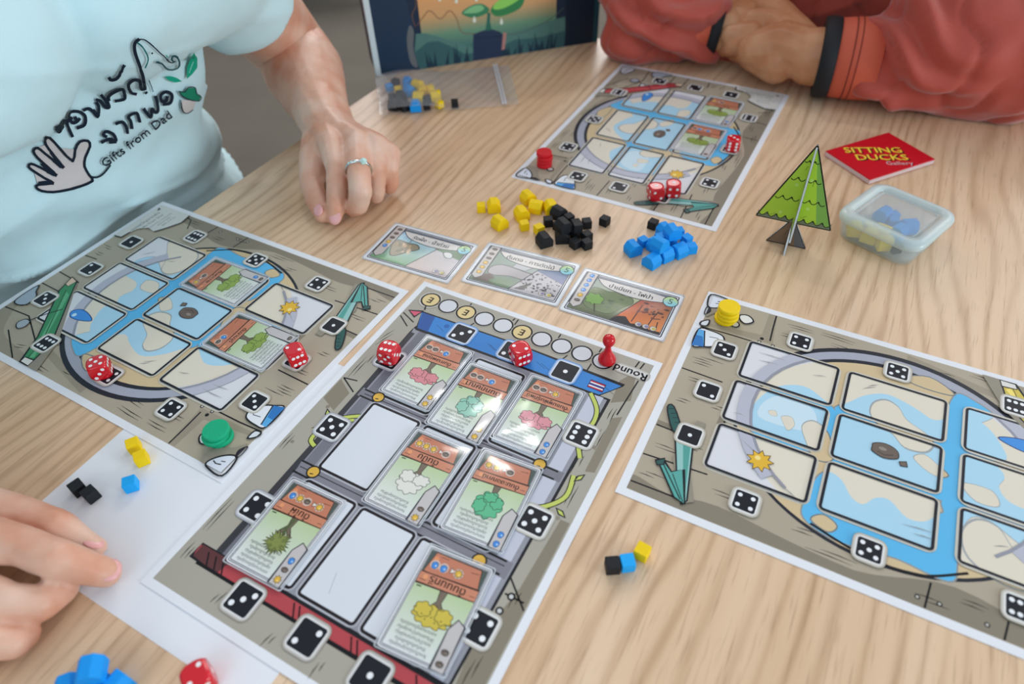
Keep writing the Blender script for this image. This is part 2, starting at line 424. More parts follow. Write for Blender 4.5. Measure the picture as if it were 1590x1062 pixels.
def player_art(pc):
    A = Art(); rnd = random.Random(4); A.clip = (5.5, 291.5, 5.5, 204.5)
    A.poly([(5.5, 5.5), (291.5, 5.5), (291.5, 204.5), (5.5, 204.5)], TAN)
    # broad darker bands: shadow coloured into the drawn planks
    A.poly(smooth_loop([(6, 6), (90, 6), (170, 6), (172, 10), (110, 13), (60, 18), (30, 13), (6, 17)], 4), TAN2)
    A.poly(smooth_loop([(120, 6), (225, 6), (289, 6), (289, 14), (240, 17), (190, 26), (150, 14)], 4), TAN2)
    A.poly([(8, 170), (60, 171), (59, 176), (56, 204), (50, 204), (50, 178), (7, 173)], TAN3)
    A.poly([(6, 62), (22, 61), (22, 65), (6, 66)], TAN2); A.poly([(42, 80), (48, 80), (49, 100), (43, 100)], TAN2)
    A.poly(smooth_loop([(196, 203), (290, 203), (290, 150), (280, 170), (262, 190), (230, 196)], 4), TAN3)
    A.poly([(150, 196), (214, 183), (214, 189), (150, 203)], TAN3)
    # plank seams
    A.hold = True; A.z += 2e-6
    for p in ([(6, 167), (26, 168), (48, 168)], [(55.5, 204), (56, 190), (57, 174)], [(6, 61.5), (22, 61)], [(6, 35), (48, 37.5)],
              [(6, 12), (36, 12.5)], [(46.5, 82), (47, 99)], [(36, 118), (6, 119)], [(216, 204), (214, 186)], [(214, 188), (215, 171)],
              [(176, 6), (178, 23)], [(268, 6), (246, 10), (238, 22)], [(291, 93), (276, 92)], [(291, 136), (250, 137)], [(291, 170), (262, 168), (230, 184)],
              [(214, 6), (216, 18)], [(291, 119), (262, 121)], [(229, 204), (262, 186)]):
        A.stroke(p, 1.15, LINE)
    for x, y, a, l in ((9, 128, 0, 24), (9, 133, 0, 20), (60, 196, 0, 30), (62, 184, 0, 16), (70, 176, 0, 18), (10, 88, 0, 10), (26, 52, 0, 14), (24, 25, 0, 16), (50, 26, 0, 20),
                       (90, 190, -.1, 30), (84, 198, -.05, 34), (110, 14, 0, 40), (190, 200, -.08, 30), (100, 22, .05, 18), (190, 18, 0, 20), (230, 10, 0, 18), (170, 10, .05, 22),
                       (275, 74, 0, 14), (276, 84, 0, 12), (10, 110, 0, 12), (274, 160, 0, 12), (205, 176, 0.0, 12), (230, 190, 0.3, 16), (8, 44, 0, 26), (8, 20, 0, 18), (34, 92, 0, 12), (172, 192, 0, 16)):
        dashes(A, rnd, x, y, a, l)
    for x, y in ((50, 170), (60, 170), (172, 11), (183, 12), (206, 11), (51, 174)):
        A.poly(circ(x, y, 1.5, 12), LINE)
    A.z += 2e-6
    for x, y in ((50, 170), (60, 170), (172, 11), (183, 12), (206, 11)): A.poly(circ(x, y, .8, 10), (200, 196, 188))
    A.hold = False
    # basin: dark rim, grey wall, dark lip, sand
    A.poly(circ(147, 109, 98.5, 72, 88.5), (40, 42, 52))
    A.poly(circ(147, 110, 94.5, 72, 83.5), GREY)
    A.poly(circ(147, 108, 93.0, 72, 84.0)[36:] , (40, 42, 52)) if False else None
    A.poly(circ(147, 106, 89.5, 72, 80.0), (40, 42, 52))
    A.poly(circ(147, 105, 88.0, 72, 77.5), SAND)
    lowx = [p for p in circ(147, 106, 95.5, 72, 83.0) if p[1] < 106]
    A.poly(lowx, SAND)
    # water
    blobs = [[(62, 86), (60, 100), (63, 115), (72, 131), (88, 139), (102, 133), (113, 124), (118, 110), (116, 95), (108, 86), (92, 82), (75, 81)],
             [(108, 126), (180, 128), (188, 106), (186, 84), (150, 82), (110, 84), (104, 104)],
             [(112, 126), (119, 138), (128, 149), (140, 156), (152, 154), (162, 150), (170, 146), (177, 150), (179, 162), (184, 178), (194, 176), (206, 168), (200, 158), (190, 150), (188, 125), (150, 123)],
             [(106, 44), (110, 66), (116, 73), (124, 70), (131, 60), (138, 58), (144, 66), (152, 68), (162, 60), (172, 62), (180, 72), (188, 74), (190, 40), (186, 28), (160, 30), (140, 27), (122, 27), (108, 33)],
             [(182, 128), (190, 127), (206, 125), (213, 117), (210, 107), (216, 98), (232, 96), (240, 92), (238, 82), (210, 81), (184, 82)],
             [(184, 130), (184, 152), (192, 160), (203, 154), (210, 144), (214, 132), (205, 127)],
             [(184, 84), (236, 82), (240, 74), (230, 66), (218, 72), (206, 79), (196, 77), (190, 60), (188, 34), (180, 36), (182, 70)]]
    isl = [[(133, 134), (134, 144), (141, 150), (149, 147), (155, 138), (166, 132), (172, 126), (168, 116), (156, 114), (148, 122), (138, 127)],
           [(162, 108), (168, 113), (176, 108), (182, 103), (176, 99), (168, 102)],
           [(196, 48), (192, 64), (199, 76), (210, 76), (218, 64), (228, 54), (236, 44), (214, 40)],
           [(98, 92), (94, 103), (100, 110), (110, 104), (116, 84), (106, 80)], [(82, 100), (80, 105), (86, 107), (89, 101), (86, 95)], [(73, 103), (71, 106), (75, 108), (77, 104)],
           [(190, 100), (206, 102), (210, 92), (198, 90)], [(112, 34), (118, 40), (126, 36), (122, 30)], [(150, 178), (166, 186), (182, 176), (164, 174)]]
    for b_ in blobs: A.stroke(smooth_loop(b_, 4), 2.0, (150, 150, 150), closed=True)
    for b_ in blobs: A.poly(smooth_loop(b_, 4), WATER)
    for b_ in isl: A.stroke(smooth_loop(b_, 4), 1.8, (120, 128, 134), closed=True); A.poly(smooth_loop(b_, 4), SAND)
    A.stroke(smooth_loop([(112, 31), (140, 24), (170, 24), (196, 38)], 5, False), 1.6, LINE)
    # the nine spaces: the same picture again in washed-out ink
    def wash(c, k=.60): return tuple(int(v * (1 - k * 1.12) + 240 * k * 1.12) for v in c)
    pat = [(66, 98), (68, 116), (82, 126), (98, 120), (102, 106), (92, 98)]
    for cx, cy, w, h in CELLS:
        A.glow(cx, cy, w - 2, h - 2, 2.5, 3.4, (222, 222, 222), (206, 198, 182))
        A.poly(rr(cx, cy, w, h, 2.5), (224, 223, 228))
        keep = A.clip; A.clip = (cx - w / 2 + .4, cx + w / 2 - .4, cy - h / 2 + .4, cy + h / 2 - .4)
        A.poly(circ(147, 105, 90, 72, 78), wash(SAND, .52))
        for b_ in blobs:
            q = smooth_loop(b_, 4)
            A.poly([(147 + (x - 147) * 1.0, y - .7) for x, y in q], (166, 172, 176)); A.poly(q, wash(WATER, .50))
        A.poly(smooth_loop(pat, 4), (206, 228, 240))
        for b_ in isl:
            q = smooth_loop(b_, 4); mx, my = sum(p[0] for p in q) / len(q), sum(p[1] for p in q) / len(q)
            A.poly([(mx + (x - mx) * 1.06 , my + (y - my) * 1.07) for x, y in q], (164, 168, 170)); A.poly(q, wash(SAND, .50))
        A.clip = keep
    # shapes seen through the wash at the rim cells (grey ring arcs)
    A.hold = True
    for cx, cy, w, h in CELLS:
        keep = A.clip; A.clip = (cx - w / 2 + .4, cx + w / 2 - .4, cy - h / 2 + .4, cy + h / 2 - .4)
        for (ra, rb), (ia, ib), colr in (((96.5, 86.5), (88.5, 78.5), (188, 188, 202)), ((88.5, 78.5), (86.5, 76.5), (152, 152, 164))):
            for k in range(48):
                t0, t1 = 2 * PI * k / 48, 2 * PI * (k + 1) / 48
                if math.sin(t0) * rb + 110 < 50: continue
                A.poly([(147 + r1 * math.cos(t), 110 + r2 * math.sin(t)) for r1, r2, t in ((ia, ib, t0), (ra, rb, t0), (ra, rb, t1), (ia, ib, t1))], colr)
        A.clip = keep
    A.z += 2e-6
    for x, y, a, l in ((52, 158, .0, 20), (54, 150, .1, 14), (92, 152, .3, 9), (60, 74, -.6, 22), (90, 50, -.5, 16), (50, 94, 0, 8), (128, 158, .6, 8), (125, 154, .6, 10), (232, 70, .9, 16), (236, 60, .9, 12), (236, 118, .9, 14), (208, 62, .4, 8), (160, 54, .1, 18), (166, 50, .1, 12)):
        c, s = math.cos(a), math.sin(a)
        A.stroke([(x, y), (x + c * l / 2, y + s * l / 2 + .4), (x + c * l, y + s * l)], 0.6, (150, 148, 150), taper=True)
    A.z += 2e-6
    for cx, cy, w, h in CELLS:
        A.stroke(rr(cx, cy, w, h, 2.2), 1.7, (30, 32, 42), closed=True)
    A.hold = False
    burst(A, 75, 62, 8.6, n=9); rock(A, 145, 105, 7.2)
    A.outlined([(154, 100), (158, 102), (159, 98), (155, 97)], (120, 104, 94), .5)
    A.outlined(smooth_loop([(209, 148), (219, 152.5), (229, 153), (234, 148), (229, 143), (219, 143.5)], 4), (70, 146, 222), .7, (30, 60, 120)); A.poly(circ(228, 150, 2, 10), (200, 230, 250))
    # furniture of the drawn desk
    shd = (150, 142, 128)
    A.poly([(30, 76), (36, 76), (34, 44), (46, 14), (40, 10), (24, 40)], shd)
    A.outlined(smooth_loop([(8, 79), (12, 81), (22, 65), (19, 60), (14, 66)], 3), (48, 92, 88), 1.0)                 # knife handle
    A.hold = True; A.z += 2e-6
    for k in range(4): A.stroke([(9.5 + 2.4 * k, 77.5 - 3.2 * k), (12.5 + 2.4 * k, 79 - 3.2 * k)], .5)
    A.hold = False
    A.outlined([(19.5, 60), (21, 66), (28, 67), (33, 56), (42, 13), (40, 9), (30, 30)], (150, 196, 192), 1.1)       # blade cover
    A.poly([(25, 60), (31, 58), (40.5, 13), (38, 18)], (88, 160, 152))
    A.outlined([(16, 34), (19, 36), (27, 29), (33.5, 34), (41.5, 10), (34, 12)], (92, 168, 160), 1.0)
    A.stroke([(20, 33), (38, 12)], .8); A.stroke([(28, 28), (40, 11)], .6)
    A.outlined([(15, 33), (20, 37), (21, 32), (17, 30)], (50, 90, 86), .8)
    # pencil in the player's colour and its shadow
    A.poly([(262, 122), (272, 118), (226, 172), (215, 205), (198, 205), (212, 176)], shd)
    A.outlined([(273, 119), (264, 121), (257, 130), (215, 180), (209.5, 204), (219, 204), (232, 180), (267, 136)], pc, 1.2)
    lt = tuple(min(255, v + 34) for v in pc); dk = tuple(int(v * .68) for v in pc)
    A.poly([(260, 134), (254, 136), (213, 196), (216, 198)], lt); A.stroke([(262, 133), (222, 184), (217, 200)], .9, dk)
    A.outlined([(273, 119), (264, 121), (265, 129), (270, 128)], (226, 196, 170), .8)
    A.outlined([(209.5, 204), (210.5, 198), (220, 199), (219, 204)], (226, 222, 216), .8)
    # red sticks, torn scraps near the far corner
    A.outlined(smooth_loop([(268, 196), (276, 203), (289, 203), (289, 190), (282, 188), (274, 192)], 4), (206, 208, 218), 1.0)
    A.stroke([(270, 197), (282, 196), (288, 192)], .8)
    # spoon in the margin
    A.outlined(smooth_loop([(252, 178), (256, 182), (262, 178), (260, 172), (254, 172)], 3), (170, 178, 186), .9); A.stroke([(256, 172), (250, 160), (243, 150)], 1.0)
    A.outlined(smooth_loop([(276, 160), (284, 164), (290, 160), (290, 140), (284, 146), (278, 150)], 4), (168, 180, 194), 1.2)
    # fish/cup scraps by the yellow-stack corner
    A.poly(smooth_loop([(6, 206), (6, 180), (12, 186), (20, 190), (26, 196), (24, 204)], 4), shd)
    A.outlined(smooth_loop([(3, 206), (4, 192), (9, 191), (16, 196), (20, 203), (16, 206)], 4), (222, 226, 238), 1.3)
    A.stroke([(10, 200), (14, 201), (17, 200)], .9); A.stroke([(9, 197), (12, 198)], .7)
    A.outlined(smooth_loop([(6, 191), (8, 186), (5, 181), (4, 184), (4, 190)], 3), (40, 42, 56), .8)
    A.outlined(smooth_loop([(30, 192), (36, 194), (41, 189), (36, 184), (31, 187)], 3), (226, 226, 226), 1.2)
    A.outlined(circ(29, 180, 3.2, 14), (205, 202, 196), 1.1)
    A.outlined(smooth_loop([(5, 172), (10, 176), (10, 169), (5, 168)], 3), (222, 226, 234), 1.2)
    A.outlined(smooth_loop([(5.5, 163), (14, 165), (24, 163), (26, 156), (20, 149), (14, 146), (6, 144)], 4), (232, 234, 240), 1.2)
    A.poly([(5.5, 163), (10, 163), (14, 146), (5.5, 143.5)], (92, 170, 226)); A.poly([(5.5, 156), (10.5, 156), (14, 146), (5.5, 143.5)], (52, 120, 190))
    A.stroke([(15, 158), (21, 159), (23, 157)], .6); A.stroke([(10, 163), (14.5, 146)], 1.0)
    # credits paper in the corner
    A.poly([(252, 5.5), (291.5, 5.5), (291.5, 62), (283, 60), (280, 44), (272, 38), (262, 40), (256, 30), (250, 18)], (214, 212, 208))
    A.stroke([(252, 6), (250, 18), (256, 30), (262, 40)], 1.3); A.stroke([(291, 61), (283, 60), (282, 50)], 1.3)
    A.text('ของขวัญจากพ่อ', 283, 32, 5.2, rot=-PI / 2, col=(70, 70, 74))
    A.text('Gifts from Dad', 277, 30, 4.4, rot=-PI / 2, col=(90, 90, 94))
    for k, t in enumerate(('ออกแบบเกม ภาพประกอบ', 'กติกาการเล่น', 'ผู้เล่น 2-4 คน')): A.text(t, 271 - 4 * k, 26 - 2 * k, 3.0, rot=-PI / 2, col=(100, 100, 104))
    A.poly([(286, 11), (290, 10), (287, 15)], (40, 40, 44))
    for x, y, n in ((29, 62, 1), (29, 105, 2), (29, 149.5, 3), (74, 28, 4), (145, 27.8, 5), (221, 27.8, 6), (77.5, 182.5, 4), (145, 181.5, 5), (219, 182, 6), (268, 60.8, 1), (268, 104, 2), (268, 148.5, 3)):
        die_icon(A, x, y, n)
    return A.mesh('printed_artwork')

def central_art():
    A = Art(); rnd = random.Random(9)
    A.clip = (5, 292, 5, 205); A.tf = lambda p: (p[0], -p[1])          # drawn with v measured inward from the Round corner
    A.poly([(5, 5), (292, 5), (292, 205), (5, 205)], (172, 166, 154))
    A.poly([(150, 6), (291, 6), (291, 16), (240, 22), (200, 14), (150, 12)], TAN2); A.poly([(60, 8), (110, 7), (112, 13), (64, 14)], TAN2)
    A.poly([(120, 204), (140, 204), (146, 190), (128, 190)], TAN2)
    A.poly([(16, 14), (44, 8), (52, 20), (30, 22)], TAN2)
    A.hold = True; A.z += 2e-6
    for p in ([(6, 16), (16, 17)], [(6, 12), (13, 13)], [(24, 10), (60, 12)], [(6, 160), (13, 160)], [(6, 120), (12, 121)], [(6, 117), (14, 117)], [(6, 80), (11, 80)], [(6, 46), (60, 48)], [(40, 204), (46, 190)], [(44, 204), (52, 192)],
              [(118, 203), (126, 188)], [(118, 203), (116, 192)], [(210, 6), (196, 22)], [(206, 20), (206, 8)], [(20, 60), (20, 40)], [(24, 146), (30, 148)], [(24, 102), (30, 104)], [(24, 66), (30, 68)]):
        A.stroke(p, 1.1, LINE)
    for x, y, a, l in ((92, 198, 0, 26), (84, 194, 0, 18), (60, 196, .3, 22), (70, 14, 0, 26), (100, 18, 0, 16), (120, 12, 0, 20), (240, 14, 0, 20), (172, 200, 0, 24), (230, 200, 0, 26), (262, 198, 0, 16), (278, 160, .2, 12), (282, 118, .2, 10), (200, 12, 0, 16), (282, 86, 0, 10), (52, 14, 0, 20)):
        dashes(A, rnd, x, y, a, l)
    for x, y in ((206, 16), (216, 18)): A.poly(circ(x, y, 2.4, 14), LINE)
    A.z += 2e-6
    for x, y in ((206, 16), (216, 18)): A.poly(circ(x, y, 1.3, 12), (205, 205, 205))
    A.poly(circ(150, 14, 1.6, 10), (150, 140, 126)); A.poly(circ(92, 15, 1.5, 10), (140, 130, 118)); A.poly(circ(145, 196, 1.6, 10), (140, 130, 118)); A.poly(circ(180, 198, 1.4, 10), (140, 130, 118))
    A.hold = False
    # grey pergola frame behind the slots
    A.outlined([(50, 22), (272, 22), (272, 30), (268, 32), (266, 182), (56, 186), (50, 186)], (150, 150, 160), 1.6)
    A.poly([(50, 26), (270, 26), (270, 34), (50, 36)], (196, 198, 212)); A.poly([(50, 172), (268, 172), (268, 180), (50, 180)], (120, 120, 130)); A.poly([(56, 182), (266, 180), (266, 185), (56, 186)], (60, 60, 66))
    A.poly([(119, 24), (127, 24), (127, 184), (119, 184)], (126, 124, 134)); A.poly([(188, 24), (199, 24), (199, 180), (188, 182)], (132, 130, 140))
    A.hold = True; A.z += 2e-6
    for u in (120, 126.4, 188.8, 197.8): A.stroke([(u, 28), (u + .5, 105), (u, 182)], 1.4, LINE)
    A.stroke([(192, 28), (193, 180)], .6, LINE); A.stroke([(122.5, 60), (123.5, 180)], .6, LINE)
    A.hold = False
    # red/brown beam at the foot
    A.outlined([(263, 22), (263, 196), (271, 196), (273, 172), (272, 22)], (182, 74, 80), 1.6)
    A.poly([(263, 172), (263, 195), (271, 195), (273, 174)], (96, 56, 58)); A.stroke([(273, 190), (273, 24)], 2.0, LINE)
    A.hold = True; A.z += 2e-6
    for y in (188, 182, 176, 122, 118, 82, 78, 40): A.stroke([(265, y), (272, y - 5)], 1.0, LINE)
    A.hold = False
    # roof banner
    A.outlined([(32.5, 191), (51, 184), (49.5, 30), (33, 17.5), (30.5, 104)], (58, 132, 206), 1.4)
    A.poly([(33, 190), (50, 183.6), (50, 174), (33, 178)], (46, 88, 160)); A.poly(circ(38, 164, 2.2, 12), (40, 100, 176))
    A.outlined([(38.5, 29), (45.5, 29), (45.5, 40.5), (38.5, 40.5)], (236, 238, 244), .7, (40, 40, 90))
    A.poly([(38.7, 29.2), (39.9, 29.2), (39.9, 40.3), (38.7, 40.3)], (190, 40, 60)); A.poly([(44.1, 29.2), (45.3, 29.2), (45.3, 40.3), (44.1, 40.3)], (190, 40, 60)); A.poly([(41, 29.2), (43, 29.2), (43, 40.3), (41, 40.3)], (60, 60, 130))
    A.hold = True; A.z += 2e-6
    for y in (172, 126, 124, 84, 80, 30): A.stroke([(40, y), (44, y - 9)], .7, LINE, taper=True)
    A.hold = False
    # climbing vines
    for pts in ([(50, 36), (62, 26), (76, 24), (88, 30)], [(84, 40), (92, 28), (104, 20)], [(118, 18), (134, 16), (146, 24), (152, 34)], [(146, 172), (158, 186), (172, 188), (176, 182)], [(140, 168), (150, 182), (166, 192)], [(222, 186), (234, 184), (240, 176)]):
        sm = smooth_loop(pts, 5, False); A.stroke(sm, 4.0, LINE); A.stroke(sm, 2.7, (196, 206, 104))
    for x, y, r in ((118, 14, .5), (146, 14, 2.0), (150, 192, 2.4), (158, 172, 1.2), (236, 188, 2.8)):
        A.outlined([(x + 4 * math.cos(r), y + 4 * math.sin(r)), (x - 1.6 * math.sin(r), y + 1.6 * math.cos(r)), (x - 4 * math.cos(r), y - 4 * math.sin(r)), (x + 1.6 * math.sin(r), y - 1.6 * math.cos(r))], (196, 206, 104), .9)
    # slots
    for u0, u1 in ((57, 119), (127.5, 188), (199, 260)):
        for v in (149, 104.5, 60.5):
            A.glow((u0 + u1) / 2, v, u1 - u0 - 1, 38, 2, 2.6, (226, 227, 232), (168, 168, 178))
            A.poly(rr((u0 + u1) / 2, v, u1 - u0, 39, 2.2), (218, 221, 229))
            A.stroke(rr((u0 + u1) / 2, v, u1 - u0, 39, 2.2), 1.9, (34, 30, 36), closed=True)
    A.stroke([(80, 104), (84, 100), (90, 102)], .5, (180, 184, 190)); A.stroke([(240, 112), (252, 108)], .5, (186, 190, 196))
    # brass balls
    for x, y in ((121.8, 168.8), (192.5, 169.2), (120.3, 41.1), (196, 42.6)):
        A.outlined(circ(x, y, 4.3, 18), (222, 176, 74), 1.0); A.stroke([(x + 1.4, y - 1), (x + 2, y + 1.4)], .8)
    # round track
    for k in range(10):
        x, y = 17.6, 192.2 - 16.9 * k
        if k == 0: A.glow(x, y, 13, 13, 6.4, 3.5)
        else: A.glow(x, y, 13, 13, 6.4, 2.6)
        A.poly(circ(x, y, 8.4, 32), (22, 22, 28)); A.poly(circ(x, y, 6.95, 32), (226, 202, 146) if k in (0, 2, 5) else (214, 214, 220))
        if k in (0, 2, 5):
            for dx in (-.2, .2): A.text('E', x + dx, y + dx, 9.4, rot=-PI / 2, col=(50, 38, 26), sx=-1)
    A.stroke([(25, 192), (30, 190)], 1.2)
    A.outlined([(40.5, 193), (32, 190.5), (36, 201)], (216, 92, 116), 1.2)
    A.glow(18, 17, 5, 22, 2, 2.5, (214, 212, 208), (172, 166, 154)); A.poly(rr(18, 17, 5, 22, 2), (214, 212, 208))
    A.hold = True; A.z += 2e-6
    for dx in (-.22, .22): A.text('Round', 19 + dx, 18 + dx, 9.8, rot=-PI / 2, col=(34, 36, 50), sx=-1)
    A.hold = False
    for x, y, n in ((39.8, 149, 3), (39.2, 105, 2), (39.6, 60.5, 1), (87.5, 183.4, 6), (158.2, 181.6, 5), (229, 183.8, 4), (86.5, 27, 6), (158.3, 25.6, 5), (229, 23.6, 4), (277, 148.9, 3), (276.5, 103, 2), (276.5, 61, 1)):
        die_icon(A, x, y, n, 16.4, rot=(n != 6), to=(58, 132, 206) if x < 50 else ((150, 150, 160) if y > 180 else ((150, 140, 128) if x > 270 else (172, 166, 154))))
    return A.mesh('printed_artwork')

# ------------------------------------------------------------------ card prints
def fluff(A, cx, cy, rx, ry, col, ol=(60, 70, 50), seed=0, lobes=9, rot=0):
    rnd = random.Random(seed); pts = []
    for k in range(lobes * 6):
        t = 2 * PI * k / (lobes * 6); m = .92 + .26 * abs(math.sin(lobes * t / 2)) + rnd.uniform(-.04, .04)
        x, y = rx * m * math.cos(t), ry * m * math.sin(t)
        pts.append((cx + x * math.cos(rot) - y * math.sin(rot), cy + x * math.sin(rot) + y * math.cos(rot)))
    A.outlined(pts, col, .45, ol); return pts
ICON = {'w': lambda A, x, y, r: drop(A, x, y, r, PI / 2, .3), 's': lambda A, x, y, r: burst(A, x, y, r * 1.25, n=8, ol=.3), 'r': lambda A, x, y, r: rock(A, x, y, r * .9, .3)}
def tree_card_art(title, kind, cost, tab, faded=False):
    A = Art(1.2e-6)
    A.poly(rr(0, 0, 41, 62, 2.2), (232, 233, 238))
    A.stroke(rr(0, 0, 38.6, 59.8, 1), .4, (40, 42, 58), closed=True); A.stroke(rr(0, 0, 36.8, 58, .6), .45, (40, 42, 58), closed=True)
    x0, x1, y0, y1 = -18, 18, -28.6, 28.6
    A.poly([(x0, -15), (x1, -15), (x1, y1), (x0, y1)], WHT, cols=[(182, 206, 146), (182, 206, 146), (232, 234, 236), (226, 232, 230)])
    A.poly([(x0, y0), (x1, y0), (x1, -14), (x0, -14)], (74, 88, 84))
    A.outlined([(-14.5, y0 + .5), (14.5, y0 + .3), (17, -15), (-17, -15)], (202, 128, 100), .6, (70, 40, 30))
    A.outlined([(x0, -16.5), (x1, -15), (x1, -8), (x0, -9.5)], (210, 138, 108), .6, (70, 40, 30))
    for a, b in (((-14, -25), (-9, -24.5)), ((6, -26.5), (11, -26.5)), ((-17, -12), (-14, -11.8)), ((13, -10.5), (17, -10.5))): A.stroke([a, b], .4, (110, 56, 40))
    A.poly(circ(13, -24.5, 1.6, 8), (232, 150, 104)); A.poly(circ(14, -12.5, 1.5, 8), (236, 160, 110))
    A.hold = True; A.z += 1e-6
    for dx in (-.14, .14): A.text(title, dx, -12.4, 6.4 if len(title) < 9 else 4.6, col=(64, 34, 28), sx=1.0)
    A.hold = False
    # trunk and crown
    A.outlined([(-2.2, -8.6), (2.2, -8.4), (1.4, -2), (5, 3), (3, 4), (0, 0), (-3.4, 4), (-5, 3), (-1.4, -2)], (122, 108, 92), .4, (60, 50, 44))
    if kind == 'bamboo':
        A.stroke([(0, -8), (1, -1), (0, 5)], 2.2, (86, 100, 66)); A.stroke([(1, -3), (4, 2)], 1.2, (86, 100, 66))
        pts = []
        for k in range(44):
            t = 2 * PI * k / 44; r = (8.6 if k % 2 == 0 else 5.6) * (1 + .1 * math.sin(5 * t)); pts.append((r * math.cos(t), 9 + r * .92 * math.sin(t)))
        A.outlined(pts, (134, 146, 78), .4, (50, 60, 40))
        for k in range(12): A.stroke([(3 * math.cos(k), 9 + 3 * math.sin(k)), (6 * math.cos(k), 9 + 6 * math.sin(k))], .4, (70, 84, 50))
    else:
        col = {'pink': (222, 140, 148), 'pink2': (226, 150, 160), 'white': (232, 230, 222), 'green': (92, 190, 142), 'yellow': (214, 192, 74), 'mint': (150, 204, 184), 'olive': (150, 176, 84)}[kind]
        dk = tuple(int(v * .5) for v in col)
        if kind in ('green', 'mint'):
            fluff(A, 0, 6, 8.2, 8.4, col, dk, 1); fluff(A, -4.6, 3, 3.8, 3.8, col, dk, 2, 6); fluff(A, 5.2, 8, 3.8, 4.2, col, dk, 3, 6); fluff(A, 1, 0.5, 4, 3, col, dk, 4, 6)
        elif kind == 'white':
            fluff(A, 1, 8, 8.0, 7.0, col, dk, 1); fluff(A, -4.6, 3.4, 5.4, 3.6, col, dk, 2, 7, .2); fluff(A, 5, 3.8, 4.6, 4, col, dk, 3, 6)
        else:
            fluff(A, 0, 6.6, 10.4, 5.4, col, dk, 1, 11); fluff(A, -6.4, 4.6, 4.6, 3.8, col, dk, 2, 6); fluff(A, 6.4, 4.4, 4.6, 3.8, col, dk, 3, 6)
            for k in range(5): A.poly(circ(-6 + 3 * k, 8 + (k % 2) * 2 - 1, .5, 6), dk)
    # text lines
    rnd = random.Random(len(title)); words = ['ดอกบานฤดูร้อน', 'ปลูกในที่แดดจัด', 'รับแต้มเมื่อปลูก', 'ติดกับต้นอื่น', 'ชอบน้ำปานกลาง', 'ให้ร่มเงาแก่บ้าน']
    nl = {'white': 3, 'pink': 4}.get(kind, 5)
    for k in range(nl): A.text(words[(k + len(title)) % 6] + words[(k * 2 + 1) % 6][:6], 4.0, 26.4 - 3.0 * k, 2.55, col=(48, 50, 60))
    A.text('ไม้', -0, 0, .01) if False else None
    A.stroke([(13.5, -6.6), (16.5, -6.4)], .8, (70, 84, 60))
    # cost icons (read from the right when upright)
    n = len(cost); x = 12.2
    for ch in cost:
        if ch == '>':
            A.outlined([(x - 1.8, -21.2), (x + 1.2, -19.6), (x + 1.2, -22.8)], (236, 226, 220), .3); x -= 3.8; continue
        A.poly(circ(x, -21, 3.0, 14), (214, 190, 178)); ICON[ch](A, x, -21, 2.15); x -= 5.6
    # side tab
    A.outlined([(-19.6, 30.6), (-11.4, 30.6), (-11.4, 9), (-14.6, 2.5), (-19.6, 5)], (204, 198, 198), .7, (54, 54, 64))
    y = 27
    for ch in tab: ICON[ch](A, -15.5, y, 2.1); y -= 6.4
    return A
def build_card(name, art, pos, rz, w, h, label, group, parent_z, sleeve=(1.8, 1.8), th=0.0004, cat='card', stack=1):
    o = empty(name, (pos[0], pos[1], parent_z), rz, label, cat, group)
    bm = bmesh.new(); prism_bm(bm, [(a / 1000, b / 1000) for a, b in rr(0, 0, w, h, 2.2)], 0.0001, 0.0001 + th); bm_obj('card_stock', bm, M_PAPER, o)
    p = bpy.data.objects.new('printed_face', art); C.objects.link(p); p.parent = o; p.location = (0, 0, 0.0001 + th)
    if sleeve:
        bm = bmesh.new(); rnd = random.Random(int(pos[0] * 1e5))
        W, H = (w + sleeve[0]) / 1000, (h + sleeve[1]) / 1000; nx, ny = 9, 13
        zt = 0.0001 + th + 0.00055
        g = [[bm.verts.new(((i / (nx - 1) - .5) * W, (j / (ny - 1) - .5) * H, zt + (0.00022 * math.sin(i * 1.1 + rnd.random() * .7) * math.sin(j * .8 + pos[1] * 40) if 0 < i < nx - 1 and 0 < j < ny - 1 else -0.00035))) for j in range(ny)] for i in range(nx)]
        for i in range(nx - 1):
            for j in range(ny - 1): bm.faces.new((g[i][j], g[i + 1][j], g[i + 1][j + 1], g[i][j + 1]))
        bm_obj('clear_sleeve', bm, M_SLEEVE, o, True)
        bm = bmesh.new(); fr = [(a / 1000, b / 1000) for a, b in rr(0, 0, w + sleeve[0] + .6, h + sleeve[1] + .6, 1.5)]; fi = [(a / 1000, b / 1000) for a, b in rr(0, 0, w + sleeve[0] - .6, h + sleeve[1] - .6, 1.2)]
        n = len(fr); zs = (0.0001, zt - 0.0002)
        V = [[bm.verts.new((p_[0], p_[1], z)) for p_ in P] for P, z in ((fr, zs[0]), (fr, zs[1]), (fi, zs[1]), (fi, zs[0]))]
        for k in range(4):
            a_, b_ = V[k], V[(k + 1) % 4]
            for i in range(n): bm.faces.new((a_[i], a_[(i + 1) % n], b_[(i + 1) % n], b_[i]))
        bm_obj('sleeve_seam', bm, M_SEAM, o)
    return o
M_SEAM = mat('sleeve_seam_plastic', (222, 226, 232), 0.15, 0.5, alpha=0.55)

